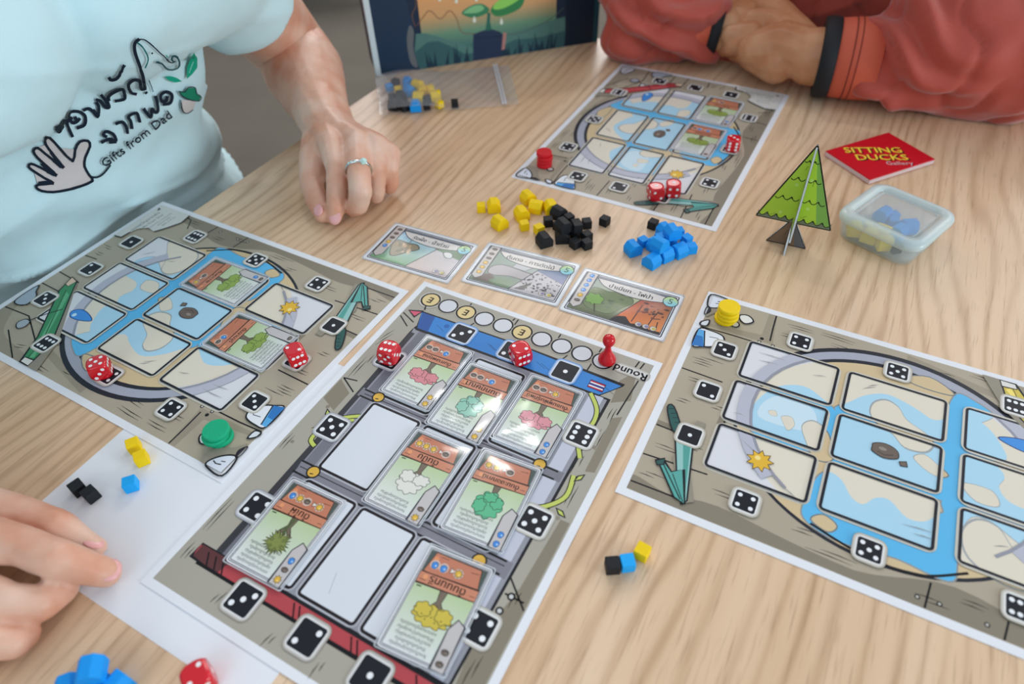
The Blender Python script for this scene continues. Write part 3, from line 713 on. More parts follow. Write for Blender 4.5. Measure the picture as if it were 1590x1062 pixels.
def event_card_art(kind, title):
    A = Art(1.5e-6); W, H = 83.5, 53.5
    A.poly(rr(0, 0, 86, 56, 2.8), (232, 233, 238))
    A.stroke(rr(0, 0, 80, 50, 1), .9, (30, 32, 50), closed=True); A.stroke(rr(0, 0, 77, 47, .8), .8, (30, 32, 50), closed=True)
    x0, x1, y0, y1 = -38, 38, -23, 23; rnd = random.Random(len(title))
    L = [(x0, y0), (-2, y0), (14, 12), (x0, y1)]; R = [(-2, y0), (x1, y0), (x1, y1), (14, 12)]
    if kind == 'hive':
        A.poly(L, (150, 188, 150), cols=[(120, 168, 120), (132, 176, 128), (190, 212, 226), (140, 190, 224)]); A.poly([(-26, 14), (4, 10), (12, 8), (12, 12), (-26, 18)], (182, 206, 222))
        A.stroke([(-16, 14), (-15, 4)], 1.2, (130, 140, 150))
        A.outlined(smooth_loop([(-30, 2), (-26, 7), (-16, 6), (-8, 7), (-3, 2), (-10, -5), (-18, -14), (-24, -13)], 4), (150, 136, 110), 1.2, (84, 92, 80))
        for k in range(16): A.poly(circ(rnd.uniform(-25, -9), rnd.uniform(-8, 4), rnd.uniform(1, 2), 8), [(196, 160, 120), (120, 110, 84), (214, 190, 160)][k % 3])
        A.poly(R, (205, 196, 196), cols=[(206, 186, 178), (214, 200, 200), (206, 206, 214), (204, 200, 204)]); A.poly([(10, 8), (38, 2), (38, 16), (14, 14)], (120, 146, 116))
        A.outlined(smooth_loop([(20, 6), (24, 9), (29, 7), (30, 2), (25, 1)], 3), (224, 226, 222), .8, (80, 90, 90))
        for k in range(16): A.stroke([(rnd.uniform(6, 34), (yy := rnd.uniform(-18, 0))), (rnd.uniform(6, 34) * .0 + rnd.uniform(8, 34), yy + .3)][:1] + [(rnd.uniform(8, 34), yy)], .4, (170, 160, 164)) if k % 4 == 0 else A.poly(circ(rnd.uniform(6, 34), rnd.uniform(-18, 0), .7, 6, .4), (176, 150, 150))
    elif kind == 'felled':
        A.poly(L, (128, 150, 128), cols=[(116, 136, 108), (120, 140, 112), (176, 184, 182), (140, 166, 150)])
        A.outlined(smooth_loop([(-28, -4), (-20, 4), (2, 2), (12, 0), (8, -8), (-8, -8), (-24, -12)], 3), (186, 178, 180), .9, (96, 96, 96))
        A.outlined([(-10, 4), (-8, 14), (2, 15), (8, 10), (2, 3)], (198, 196, 200), .7, (120, 120, 124)); A.poly([(-34, -16), (-24, -10), (-10, -22), (-36, -22)], (120, 104, 98)); A.poly(smooth_loop([(-22, -20), (-12, -12), (0, -16), (-3, -22)], 3), (124, 146, 116))
        A.poly(R, (196, 190, 194)); A.poly([(12, 7), (38, -2), (38, 20), (14, 14)], (116, 134, 172), cols=[(124, 136, 160), (128, 128, 168), (112, 140, 176), (104, 140, 176)])
        for k in range(70):
            x = rnd.uniform(2, 36); y = rnd.uniform(-20, 5 - (x - 10) * .18)
            if y > (x + 2) * 2.1 - 22: continue
            A.poly(circ(x, y, rnd.uniform(.6, 1.9), 7, rnd.uniform(.5, 1.1), rnd.random() * 3), (66, 62, 66) if k % 3 else (110, 104, 106))
        A.poly([(2, -21), (14, -8), (10, -20)], (88, 84, 82))
    else:
        A.poly(L, (128, 140, 110), cols=[(92, 100, 66), (84, 92, 64), (196, 198, 160), (150, 168, 168)])
        A.outlined(smooth_loop([(-30, 4), (-24, 9), (-14, 8), (-8, 10), (0, 8), (6, 8), (8, 2), (2, -6), (-4, -16), (-14, -18), (-28, -14)], 4), (118, 132, 92), .6, (70, 84, 56))
        fluff(A, -22, -5, 7, 6, (128, 170, 84), (60, 90, 44), 2, 7); A.stroke([(-20, -10), (-16, -20)], 1.4, (70, 76, 50))
        for k in range(8): A.poly(circ(rnd.uniform(-14, 2), rnd.uniform(-12, 4), 2, 8, 1.2), (96, 110, 84))
        A.poly(R, (206, 104, 66), cols=[(240, 130, 70), (236, 150, 84), (112, 62, 60), (176, 88, 74)])
        A.poly([(-2, -23), (38, -23), (38, -20), (30, -21), (22, -18), (14, -20), (8, -14), (2, -16)], (40, 36, 40))
        for p in ([(14, -18), (15, -6), (16, 4)], [(27, -18), (28, -8), (30, 2)], [(28, -8), (34, -6)], [(30, -2), (24, -1)], [(34, -18), (33, -10)]): A.stroke(p, .9, (60, 40, 40))
        for k in range(16): A.poly(circ(rnd.uniform(12, 36), rnd.uniform(-8, 9), rnd.uniform(1, 2.6), 8, 1.2), (124, 66, 52) if k % 2 else (84, 56, 52))
    A.stroke([(-2, y0), (14, 12)], .8, (50, 50, 60))
    # title scroll
    top = [(x0, y1), (x1, y1), (x1, 15)] ; A.poly([(x0, y1), (x1 + .4, y1), (x1 + .4, y1 - 3.4), (x0, y1 - 3.4)], (120, 128, 140))
    sc = smooth_loop([(-28, 20), (-20, 13), (-4, 9.5), (12, 9.5), (28, 13), (33, 16), (33, 21), (-28, 21)], 4); A.outlined(sc, (224, 217, 213), .8, (44, 46, 60))
    for dx in (-.15, .15): A.text(title, 2 + dx, 15.2, 6.4, col=(36, 32, 38))
    # side strip of icons
    A.outlined([(-39, 25), (-29.5, 25), (-29.5, -16), (-34, -21), (-39, -17)], (204, 196, 192), .7, (54, 54, 66))
    seq = {'hive': 'rrrsw', 'felled': 'rrrsss', 'fire': 'wwwwsr'}[kind]; y = 21
    for ch in seq: ICON[ch](A, -34.2, y, 2.3); y -= 6.6
    A.poly(circ(35, 17, 6.4, 24), (34, 60, 76)); A.poly(circ(35, 17, 5.7, 24), WHT, cols=[(150, 212, 226) if c > 12 else (196, 222, 150) for c in range(24)]); A.text('5', 35, 17, 9, col=(44, 84, 60))
    for k in range({'hive': 2, 'felled': 2, 'fire': 3}[kind]):
        A.outlined(circ(32 - 6 * k, -18.5, 2.6, 14), (214, 206, 196), .4, (90, 84, 84)); A.poly(circ(32 - 6 * k + .6, -18.5, 1.6, 10), (200, 180, 90) if k == 0 else (140, 130, 170))
    return A.mesh('printed_face')

# ------------------------------------------------------------------ lay the sheets
SHEET_T = 0.0005
def sheet_board(name, key, art, z, label, cat='game board'):
    x, y, t = BOARDS[key]; s = 1 if key != 'C' else -1
    o = empty(name, (x, y, z), t, label, cat)
    bm = bmesh.new(); ys = (0, .210) if s > 0 else (-.210, 0)
    box_bm(bm, 0, .297, ys[0], ys[1], 0, SHEET_T); bm_obj('paper_sheet', bm, M_PAPER, o)
    p = bpy.data.objects.new('printed_artwork', art); C.objects.link(p); p.parent = o; p.location = (0, 0, SHEET_T)
    return o
bm = bmesh.new()
sc_ = Vector((-0.3173, 0.2116, 0)); d1 = (Vector((-0.2718, 0.2916, 0)) - sc_).normalized(); d2 = Vector((d1.y, -d1.x, 0))
blank = empty('paper_sheet', tuple(sc_), math.atan2(d1.y, d1.x), 'blank white paper sheet tucked under two printed boards', 'paper')
box_bm(bm, 0, .2085, -.2065, 0, 0, .00018); bm_obj('sheet', bm, M_PAPER, blank)
zb = 0.00022
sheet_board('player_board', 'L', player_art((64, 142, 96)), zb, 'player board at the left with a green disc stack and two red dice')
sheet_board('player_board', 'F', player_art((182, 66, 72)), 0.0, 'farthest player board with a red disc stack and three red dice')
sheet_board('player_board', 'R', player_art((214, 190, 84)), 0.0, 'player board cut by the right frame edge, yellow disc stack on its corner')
sheet_board('central_board', 'C', central_art(), zb, 'central board with a round track, tree cards and a red pawn')
ZC = zb + SHEET_T + 0.0009; ZF = SHEET_T + 0.0009
def bw(key, u, v):
    x, y, t = BOARDS[key]; v = -v if key == 'C' else v
    return (x + (u * math.cos(t) - v * math.sin(t)) / 1000, y + (u * math.sin(t) + v * math.cos(t)) / 1000)
ART_C = {}
def tree_card(key, u, v, title, kind, cost, tab, label, group, jit=0, z=None):
    art = tree_card_art(title, kind, cost, tab).mesh('printed_face')
    t = BOARDS[key][2]
    rz = t - PI / 2 if key == 'C' else t + PI / 2
    zz = ZC if key != 'F' else ZF
    return build_card('tree_card', art, bw(key, u, v), rz + math.radians(jit), 41, 62, label, group, zz if z is None else z)
GC = 'sleeved tree cards on the central board'
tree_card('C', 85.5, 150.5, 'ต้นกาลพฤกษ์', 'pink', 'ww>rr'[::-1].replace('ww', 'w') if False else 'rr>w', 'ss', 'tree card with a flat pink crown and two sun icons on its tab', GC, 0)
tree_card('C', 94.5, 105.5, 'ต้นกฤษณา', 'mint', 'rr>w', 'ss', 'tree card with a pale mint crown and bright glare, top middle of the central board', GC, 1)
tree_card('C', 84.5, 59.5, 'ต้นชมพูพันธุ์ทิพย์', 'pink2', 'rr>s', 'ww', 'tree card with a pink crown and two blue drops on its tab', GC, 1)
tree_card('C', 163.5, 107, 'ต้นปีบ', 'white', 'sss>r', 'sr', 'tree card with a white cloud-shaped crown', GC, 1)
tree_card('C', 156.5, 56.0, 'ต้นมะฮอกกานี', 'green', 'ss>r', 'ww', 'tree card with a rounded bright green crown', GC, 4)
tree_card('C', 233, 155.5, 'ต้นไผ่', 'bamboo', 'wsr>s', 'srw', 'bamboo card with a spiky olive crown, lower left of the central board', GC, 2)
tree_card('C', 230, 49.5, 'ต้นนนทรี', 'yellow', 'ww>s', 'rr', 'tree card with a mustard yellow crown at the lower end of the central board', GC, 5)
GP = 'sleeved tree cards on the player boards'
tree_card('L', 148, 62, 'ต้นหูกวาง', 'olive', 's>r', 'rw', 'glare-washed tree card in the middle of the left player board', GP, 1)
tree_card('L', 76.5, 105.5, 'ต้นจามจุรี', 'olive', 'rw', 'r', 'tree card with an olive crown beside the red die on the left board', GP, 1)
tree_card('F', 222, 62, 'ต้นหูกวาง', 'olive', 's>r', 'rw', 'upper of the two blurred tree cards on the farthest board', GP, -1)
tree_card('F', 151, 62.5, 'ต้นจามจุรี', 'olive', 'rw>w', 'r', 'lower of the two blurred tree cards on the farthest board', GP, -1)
# tree cards have board-card height 62 along u; event cards lie on the table
GE = 'landscape event cards in a row'
for px4, kind, title, lab in (([(620, 347), (742, 381), (560, 402), (692, 440)], 'hive', 'รังผึ้ง - น้ำท่วม', 'event card showing a brown hive and a pale bare ground, leftmost of the row'),
                              ([(757, 375), (905, 411), (714, 438), (866, 479)], 'felled', 'ต้นตอ - การตัดไม้', 'event card with a fallen grey log and a speckled black-and-white field'),
                              ([(905, 415), (1064, 460), (871, 483), (1029, 532)], 'fire', 'ป่าเปียก - ไฟป่า', 'event card with green bushes and an orange forest fire')):
    P = [at(*p) for p in px4]; ctr = sum(P, Vector()) / 4; dv = (P[1] - P[0]) + (P[3] - P[2])
    build_card('event_card', event_card_art(kind, title), (ctr.x, ctr.y), math.atan2(dv.y, dv.x), 83, 54, lab, GE, 0.0, sleeve=(3, 3), th=0.0005) if False else build_card('event_card', event_card_art(kind, title), (ctr.x, ctr.y), math.atan2(dv.y, dv.x), 86, 56, lab, GE, 0.0, sleeve=(1.2, 1.2), th=0.0005)
# ------------------------------------------------------------------ playing pieces
def rough_mat(n, c): return mat(n, c, 0.55, 0.35, bump=0.25, bscale=900, vary=0.06, vscale=200)
M_Y = rough_mat('yellow_painted_wood', (246, 208, 8)); M_B = rough_mat('blue_painted_wood', (16, 152, 238)); M_K = rough_mat('black_painted_wood', (24, 27, 32)); M_G = rough_mat('green_painted_wood', (18, 172, 124)); M_R = rough_mat('red_painted_wood', (214, 28, 40))
M_BC = rough_mat('sky_blue_painted_wood', (24, 170, 246))
def cube_mesh(sz=0.008):
    bm = bmesh.new(); box_bm(bm, -sz / 2, sz / 2, -sz / 2, sz / 2, 0, sz, bevel=sz * .06); me = bpy.data.meshes.new('cube_token'); bm.to_mesh(me); bm.free(); return me
def house_mesh():
    bm = bmesh.new(); w = .0124
    prof = [(-w / 2, 0), (w / 2, 0), (w * .52, .0064), (w * .24, .0110), (-w * .24, .0110), (-w * .52, .0064)]
    M = Matrix(((1, 0, 0, 0), (0, 0, 1, 0), (0, 1, 0, 0), (0, 0, 0, 1)))
    prism_bm(bm, prof, -.0060, .0060, M)
    bmesh.ops.recalc_face_normals(bm, faces=bm.faces[:]); bmesh.ops.bevel(bm, geom=bm.edges[:], offset=.0004, segments=1, affect='EDGES')
    me = bpy.data.meshes.new('house_token'); bm.to_mesh(me); bm.free(); return me
CUBE = {}; HOUSE = {}
for k, m in (('y', M_Y), ('b', M_B), ('k', M_K), ('c', M_BC)):
    CUBE[k] = cube_mesh(); CUBE[k].materials.append(m); HOUSE[k] = house_mesh(); HOUSE[k].materials.append(m)
CN = {'y': 'yellow', 'b': 'blue', 'k': 'black', 'c': 'bright blue'}
def token(kind, c, x, y, z, rz, label, group=None, rx=0, ry=0):
    o = bpy.data.objects.new('cube_token' if kind == 'c' else 'house_token', (CUBE if kind == 'c' else HOUSE)[c]); C.objects.link(o)
    o.location = (x, y, z); o.rotation_euler = (rx, ry, rz)
    return tag(o, label, 'game token', group)
def relax(items, rad=(.0050, .0070)):
    P = [[it[0], it[1], it[2], rad[0] if it[3] == 'c' else rad[1]] for it in items]
    for _ in range(80):
        for i in range(len(P)):
            for j in range(i):
                if abs(P[i][2] - P[j][2]) > .004: continue
                dx, dy = P[i][0] - P[j][0], P[i][1] - P[j][1]; d = math.hypot(dx, dy) or 1e-6; m = P[i][3] + P[j][3]
                if d < m:
                    k = (m - d) / 2 / d; P[i][0] += dx * k; P[i][1] += dy * k; P[j][0] -= dx * k; P[j][1] -= dy * k
    return P
def pile(c, spec, labels, group):
    it = []
    for (px, py, kind, lv, deg) in spec:
        z = .0100 * lv; p = at(px, py, z + .004); it.append((p.x, p.y, z, kind, deg))
    P = relax(it)
    for q, s_, lb in zip(P, it, labels):
        token(s_[3], c, q[0], q[1], q[2], math.radians(s_[4]), lb, group)
YS = [(748, 322, 'c', 0, 2), (766, 321, 'h', 0, 4), (776, 347, 'h', 0, 35), (820, 308, 'h', 0, 28), (833, 322, 'h', 0, 70), (810, 333, 'h', 0, 18), (814, 350, 'c', 0, 14), (855, 323, 'h', 0, 12), (837, 356, 'c', 0, 30)]
pile('y', YS, ['yellow cube at the far left of the yellow tokens', 'yellow house token beside the leftmost yellow cube', 'yellow house token set diagonally below the left yellow pair',
               'yellow house token topmost of the yellow tokens', 'yellow house token on edge right below the topmost one', 'yellow house token in the middle of the yellow scatter',
               'small yellow cube just below the middle yellow house token', 'yellow house token touching the black heap', 'lone small yellow cube at the near left of the black heap'], 'yellow wooden tokens by the event cards')
KS = [(868, 332, 'h', 0, 40), (851, 344, 'c', 0, 5), (883, 339, 'c', 0, 30), (895, 349, 'c', 0, 12), (909, 347, 'c', 0, 8), (868, 351, 'c', 0, 40), (845, 374, 'h', 0, 22), (873, 368, 'h', 0, 0), (884, 355, 'c', 0, 20),
      (897, 363, 'c', 0, 50), (908, 366, 'c', 0, 30), (893, 378, 'c', 0, 35), (911, 379, 'c', 0, 25), (877, 352, 'h', 1, 28), (895, 352, 'c', 1, 10)]
pile('k', KS, ['black house token at the top of the black heap', 'black cube at the upper left of the black heap', 'black cube behind the middle of the black heap', 'black cube in the upper middle of the black heap', 'black cube at the upper right of the black heap',
               'black cube buried in the black heap', 'black house token with a blue-grey sheen at the near left of the heap', 'black house token at the near middle of the heap', 'black cube in the core of the black heap', 'black cube right of the core of the heap',
               'black cube at the right side of the black heap', 'black cube at the near edge of the black heap', 'black cube at the near right corner of the heap', 'black house token lying on top of the heap', 'black cube lying on top of the heap'], 'heap of black wooden tokens')
BS = [(983, 387, 'h', 0, 22), (1000, 376, 'c', 0, 30), (1012, 406, 'h', 0, 130), (1035, 395, 'h', 0, 120), (1054, 390, 'h', 0, 120), (1071, 386, 'c', 0, 8), (1066, 372, 'c', 0, 30), (1033, 360, 'h', 0, 20), (1053, 361, 'c', 0, 10), (1018, 380, 'h', 0, 35), (1042, 376, 'c', 0, 35), (1024, 372, 'c', 0, 15), (1044, 362, 'h', 1, 15), (1024, 381, 'h', 1, 40)]
pile('b', BS, ['blue house token at the left end of the blue heap', 'blue cube behind the left blue house token', 'blue house token nearest the camera in the blue heap', 'blue house token right of the nearest one', 'blue house token at the near right of the heap',
               'bright blue cube at the right end of the blue heap', 'blue cube just above the rightmost blue cube', 'blue house token at the far side of the blue heap', 'blue cube at the far right of the blue heap', 'blue house token left of the heap centre', 'blue cube in the heap centre',
               'blue cube hidden in the middle of the heap', 'blue house token on top of the far blue tokens', 'blue house token on top of the near blue tokens'], 'heap of blue wooden tokens')
p = at(939, 343, .004); token('c', 'k', p.x, p.y, 0, math.radians(50), 'lone black cube right of the black heap')
p = at(1014, 348, .004); token('c', 'k', p.x, p.y, 0, math.radians(52), 'black cube touching the blue heap')
z0 = .0003
p = at(203, 752, .004); token('c', 'c', p.x, p.y, z0, math.radians(20), 'single blue cube on the blank white sheet')
for (px, py, dz, dg, lb) in ((208, 692, 0, 28, 'yellow cube on the blank sheet, upper of the touching pair'), (220, 712, 0, 28, 'yellow cube on the blank sheet, lower of the touching pair')):
    p = at(px, py, .004); token('c', 'y', p.x, p.y, z0, math.radians(dg), lb, 'yellow cubes on the blank sheet')
for (px, py, dg, lb) in ((121, 758, 48, 'black cube on the blank sheet, left of the touching pair'), (141, 768, 52, 'black cube on the blank sheet, right of the touching pair')):
    p = at(px, py, .004); token('c', 'k', p.x, p.y, z0, math.radians(dg), lb, 'black cubes on the blank sheet')
for (px, py, c, dg, lb) in ((951, 878, 'k', 2, 'black cube in the trio on bare wood'), (974, 874, 'c', 6, 'blue cube in the middle of the trio on bare wood'), (997, 857, 'y', 55, 'yellow cube in the trio on bare wood')):
    p = at(px, py, .004); token('c', c, p.x, p.y, 0, math.radians(dg), lb)
p = at(108, 1071, .004); token('h', 'b', p.x, p.y, 0, math.radians(20), 'blue house token under the raised one at the bottom left')
p = at(146, 1068, .004); token('h', 'b', p.x, p.y, 0, math.radians(8), 'blue house token supporting the raised one at the bottom edge')
p = at(182, 1066, .004); token('h', 'b', p.x, p.y, 0, math.radians(-30), 'blue house token right of the raised one at the bottom edge')
p = at(142, 1042, .0145); token('h', 'b', p.x, p.y, .0103, math.radians(12), 'raised blue house token at the bottom left, resting on others')

# discs
def disc_stack(px, py, m, colour, where, n, r, h, z0, seed):
    rnd = random.Random(seed)
    base = lathe('disc_token', [(0, 0), (r - .0004, 0), (r, .0004), (r, h - .0004), (r - .0004, h), (0, h)], m)
    p = at(px, py, z0)
    for k in range(n):
        o = base if k == 0 else base.copy()
        if k: C.objects.link(o)
        o.location = (p.x + rnd.uniform(-.0009, .0009), p.y + rnd.uniform(-.0009, .0009), z0 + k * h)
        pos = ['bottom', 'second', 'third', 'fourth', 'fifth'][k] if k < n - 1 else 'topmost'
        tag(o, f'{pos} {colour} wooden disc of the stack {where}', 'game token', f'{colour} disc stack')
    for poly in base.data.polygons: poly.use_smooth = abs(poly.normal.z) < .5
disc_stack(1127, 497, M_Y, 'yellow', 'on the corner of the right board', 4, .0082, .0036, SHEET_T + 4e-4, 1)
disc_stack(341, 682, M_G, 'green', 'on the corner of the left board', 3, .0088, .0036, zb + SHEET_T + 4e-4, 2)
disc_stack(846, 257, M_R, 'red', 'on the corner of the farthest board', 4, .0078, .0040, SHEET_T + 4e-4, 3)

# pawn
p = at(942, 562, 0); zp = zb + SHEET_T + 5e-4
pw = lathe('pawn', [(0, 0), (.0062, 0), (.0066, .0012), (.0066, .0026), (.0060, .0046), (.0044, .0072), (.0030, .0100), (.0022, .0134), (.0020, .0158), (.0024, .0168), (.0030, .0172), (.0038, .0182), (.0046, .0204), (.0046, .0222), (.0038, .0244), (.0022, .0256), (0, .0260)], mat('red_glossy_plastic', (206, 16, 30), 0.18, 0.6))
pw.location = (p.x, p.y, zp); tag(pw, 'glossy red plastic pawn on the last circle of the round track', 'pawn')

# dice
M_DIE = mat('die_red_plastic', (212, 14, 34), 0.16, 0.6, coat=.3); M_PIP = mat('white_pip', (246, 240, 240), 0.4)
def die_meshes(s):
    bm = bmesh.new(); bmesh.ops.create_cube(bm, size=s); bmesh.ops.subdivide_edges(bm, edges=bm.edges[:], cuts=7, use_grid_fill=True)
    h = s / 2
    for v in bm.verts:
        r = v.co.length; lim = h * 1.46
        if r > lim: v.co *= lim / r
        v.co.x, v.co.y, v.co.z = [max(-h, min(h, c)) for c in v.co]
    me = bpy.data.meshes.new('die_body'); bm.to_mesh(me); bm.free(); me.materials.append(M_DIE)
    for q in me.polygons: q.use_smooth = True
    bm = bmesh.new()
    faces = {1: (0, 0, 1), 6: (0, 0, -1), 2: (0, -1, 0), 5: (0, 1, 0), 3: (1, 0, 0), 4: (-1, 0, 0)}
    for val, n in faces.items():
        n = Vector(n); a = Vector((0, 1, 0)) if abs(n.z) > .5 else Vector((0, 0, 1)); b = a.cross(n)
        for x, y in PIPS[val]:
            c = n * h + b * (x * s * .25) + a * (y * s * .25); k = .10 * s if val > 1 else .13 * s
            cen = c * 1.0; r = cen.length; lim = h * 1.46
            off = 0.00004
            ring = []
            for t in range(12):
                q = c + (b * math.cos(2 * PI * t / 12) + a * math.sin(2 * PI * t / 12)) * k
                if q.length > lim: q = q * (lim / q.length)
                ring.append(bm.verts.new(q + n * off * 3))
            cc = bm.verts.new((c if c.length <= lim else c * (lim / c.length)) + n * off * 2)
            for t in range(12): bm.faces.new((cc, ring[t], ring[(t + 1) % 12]))
    mp = bpy.data.meshes.new('die_pips'); bm.to_mesh(mp); bm.free(); mp.materials.append(M_PIP)
    return me, mp
DS = .0135
DB, DP = die_meshes(DS)
FV = {1: Vector((0, 0, 1)), 6: Vector((0, 0, -1)), 2: Vector((0, -1, 0)), 5: Vector((0, 1, 0)), 3: Vector((1, 0, 0)), 4: Vector((-1, 0, 0))}
def die(px, py, z, top, front, yaw, label, group):
    p = at(px, py, z + DS / 2)
    u, f = FV[top], FV[front]; x = u.cross(-f) * -1
    R0 = Matrix((f.cross(u) * -1 if False else (-f).cross(u), -f, u))       # rows: world x, y, z axes in die space
    R = Matrix.Rotation(math.radians(yaw), 3, 'Z') @ R0
    o = empty('die', (p.x, p.y, z + DS / 2), 0, label, 'die', group); o.rotation_euler = R.to_euler()
    for n, me in (('body', DB), ('pips', DP)):
        c = bpy.data.objects.new(n, me); C.objects.link(c); c.parent = o
    return o
zc = zb + SHEET_T + 5e-4; zf = SHEET_T + 5e-4; GD = 'red dice on the boards'
die(604, 548, zc, 6, 5, -20, 'red die showing six at the left side of the central board', GD)
die(808, 549, zc, 2, 6, 24, 'red die showing two on the blue roof banner', GD)
die(459, 551, zb + SHEET_T + 5e-4, 2, 6, 32, 'red die showing two by the knife end of the left board', GD)
die(155, 571, zb + SHEET_T + 5e-4, 5, 3, 20, 'red die showing five at the near rim of the left board', GD)
die(1018, 298, zf, 1, 2, 10, 'left of the two touching red dice on the farthest board', GD)
die(1045, 293, zf, 1, 4, -8, 'right of the two touching red dice on the farthest board', GD)
die(1138, 223, zf, 3, 6, -14, 'red die alone at the right side of the farthest board', GD)
die(309, 1054, .0003, 2, 3, 35, 'red die cut by the bottom edge on the blank sheet', GD)
# ------------------------------------------------------------------ upright game box
bl, br_ = Vector((-0.1526, 0.8461, 0)), Vector((0.1327, 0.9261, 0))
bx = (br_ - bl).normalized(); bn = Vector((bx.y, -bx.x, 0)); BW = (br_ - bl).length; BH, BD = .29, .06
gb = empty('game_box', tuple(bl), math.atan2(bx.y, bx.x), 'upright cardboard game box with a green sprout printed on its front', 'game box')
M_NAVY = mat('navy_card', (28, 44, 62), 0.45, 0.4); M_BOXW = mat('box_card_white', (206, 222, 228), 0.5)
bm = bmesh.new(); box_bm(bm, 0.0, BW, .0012, BD, 0, BH, bevel=.0012); bm_obj('box_lid', bm, M_NAVY, gb)
bm = bmesh.new(); box_bm(bm, -.0065, .0005, .0004, .008, .0, BH + .002, bevel=.0006); bm_obj('white_rim', bm, M_BOXW, gb)
bm = bmesh.new(); box_bm(bm, -.0050, .0, .0085, BD - .001, .001, BH - .002); sd = bm_obj('box_side', bm, mat('dark_plum_card', (58, 44, 60), 0.5), gb)
A = Art()
def bp(px, py):
    q = on_plane(px, py, bl, bn); return ((q - bl).dot(bx) * 1000, q.z * 1000)
A.clip = (0, BW * 1000, 0, BH * 1000)
W_, H_ = BW * 1000, BH * 1000
A.poly([(0, 0), (W_, 0), (W_, H_), (0, H_)], (34, 50, 70))
def grad(x0, x1, ys, cs):
    A.up()
    for (ya, yb, ca, cb) in zip(ys, ys[1:], cs, cs[1:]): A.poly([(x0, ya), (x1, ya), (x1, yb), (x0, yb)], WHT, cols=[ca, ca, cb, cb])
grad(58, 236, [0, 16, 40, 62, 95, 150, 230, H_], [(34, 66, 84), (58, 100, 106), (106, 146, 120), (206, 160, 112), (232, 164, 108), (228, 150, 100), (120, 120, 130), (60, 80, 110)])
def BP(pts): return [bp(*p) for p in pts]
A.poly(BP([(646, 53), (660, 52), (677, 56), (709, 66), (735, 74), (780, 62), (800, 50), (830, 40), (878, 26), (878, 110), (640, 130)]), (84, 124, 118))
A.poly(BP([(646, 80), (664, 66), (680, 64), (700, 72), (722, 84), (760, 80), (800, 62), (840, 58), (878, 48), (878, 110), (640, 130)]), (58, 96, 100))
A.stroke(smooth_loop(BP([(648, 40), (658, 26), (668, 17), (684, 30), (698, 17), (709, 29), (717, 50), (738, 53)]), 4, False), 1.0, (122, 80, 66))
A.stroke(smooth_loop(BP([(644, -10), (646, 10), (640, 24), (645, 42)]), 4, False), 1.0, (116, 84, 70))
A.stroke(smooth_loop(BP([(782, 54), (806, 52), (838, 40), (860, 26), (876, 12)]), 4, False), 1.0, (84, 96, 84))
rnd = random.Random(3)
for k in range(40):
    x = rnd.uniform(60, 236); h = rnd.uniform(8, 26); A.poly([(x - 2.5, 0), (x + 2.5, 0), (x + rnd.uniform(-5, 5), h)], (30, 56, 72))
A.poly([(-4, -4)] + BP([(652, 108), (646, 90), (643, 70), (643, 53), (641, 37), (635, 18), (631, 0), (628, -20)]) + [(66, 190), (58, 260), (60, 300), (-4, 300)], (38, 58, 82))
A.poly(smooth_loop(BP([(636, 40), (643, 50), (642, 75), (649, 104), (638, 98), (632, 65)]), 4), (104, 108, 112))
A.poly([(300, -4)] + BP([(876, 78), (879, 40), (879, 16), (878, 0), (876, -20)]) + [(236, 240), (240, 300), (300, 300)], (24, 40, 56))
A.poly([(W_ - 7, 0), (W_, 0), (W_, H_), (W_ - 7, H_)], (28, 74, 86))
A.poly(BP([(735, 100), (735, 54), (744, 50), (757, 46), (765, 46), (777, 50), (781, 54), (780, 96)]), (40, 54, 80)); A.poly(BP([(782, 50), (787, 52), (784, 77), (779, 78)]), (176, 126, 120))
A.stroke(BP([(738, 60), (779, 57)]), .8, (26, 38, 60))
A.poly(BP([(754, 48), (764, 47), (761, 34), (762, 20), (757, 20), (756, 34)]), (48, 104, 90))
A.poly(smooth_loop(BP([(760, 17), (751, 24), (733, 28), (717, 21), (730, 10), (746, 6), (757, 11)]), 4), (62, 128, 92)); A.poly(smooth_loop(BP([(752, 14), (742, 20), (728, 21), (720, 20), (732, 11), (746, 8)]), 4), (128, 186, 132))
A.poly(smooth_loop(BP([(762, 18), (768, 7), (786, -5), (813, -6), (810, 11), (791, 22), (772, 26)]), 4), (56, 128, 78)); A.poly(smooth_loop(BP([(766, 14), (772, 3), (790, -6), (810, -6), (800, 4), (780, 14)]), 4), (140, 204, 96))
for x, y in [bp(*q) for q in ((683, 0), (709, 3), (740, 0), (737, 33), (779, 36), (720, -20), (760, -25))]: A.poly(smooth_loop([(x, y + 6), (x + 2, y), (x, y - 2), (x - 2, y)], 3), (222, 226, 214))
A.poly(circ(148, 200, 40, 30), (240, 196, 130)); A.text('ของขวัญจากพ่อ', 148, 220, 26, col=(240, 236, 220)); A.text('Gifts from Dad', 148, 186, 16, col=(240, 236, 220))
o = bpy.data.objects.new('front_artwork', A.mesh('front_artwork')); C.objects.link(o); o.parent = gb; o.matrix_local = Matrix(((1, 0, 0, 0), (0, 0, -1, .0010), (0, 1, 0, 0), (0, 0, 0, 1)))
A = Art(); A.poly([(0, 0), (46, 0), (46, 280), (0, 280)], (50, 42, 58)); rnd = random.Random(5)
for k in range(46): A.poly(circ(rnd.uniform(4, 42), rnd.uniform(40, 276), rnd.uniform(2, 5), 7), [(176, 52, 100), (92, 40, 66), (40, 60, 80), (140, 50, 70)][k % 4])
o = bpy.data.objects.new('side_artwork', A.mesh('side_artwork')); C.objects.link(o); o.parent = sd
o.matrix_local = Matrix(((0, 0, -1, -.0051), (-1, 0, 0, BD - .0015), (0, 1, 0, .004), (0, 0, 0, 1)))

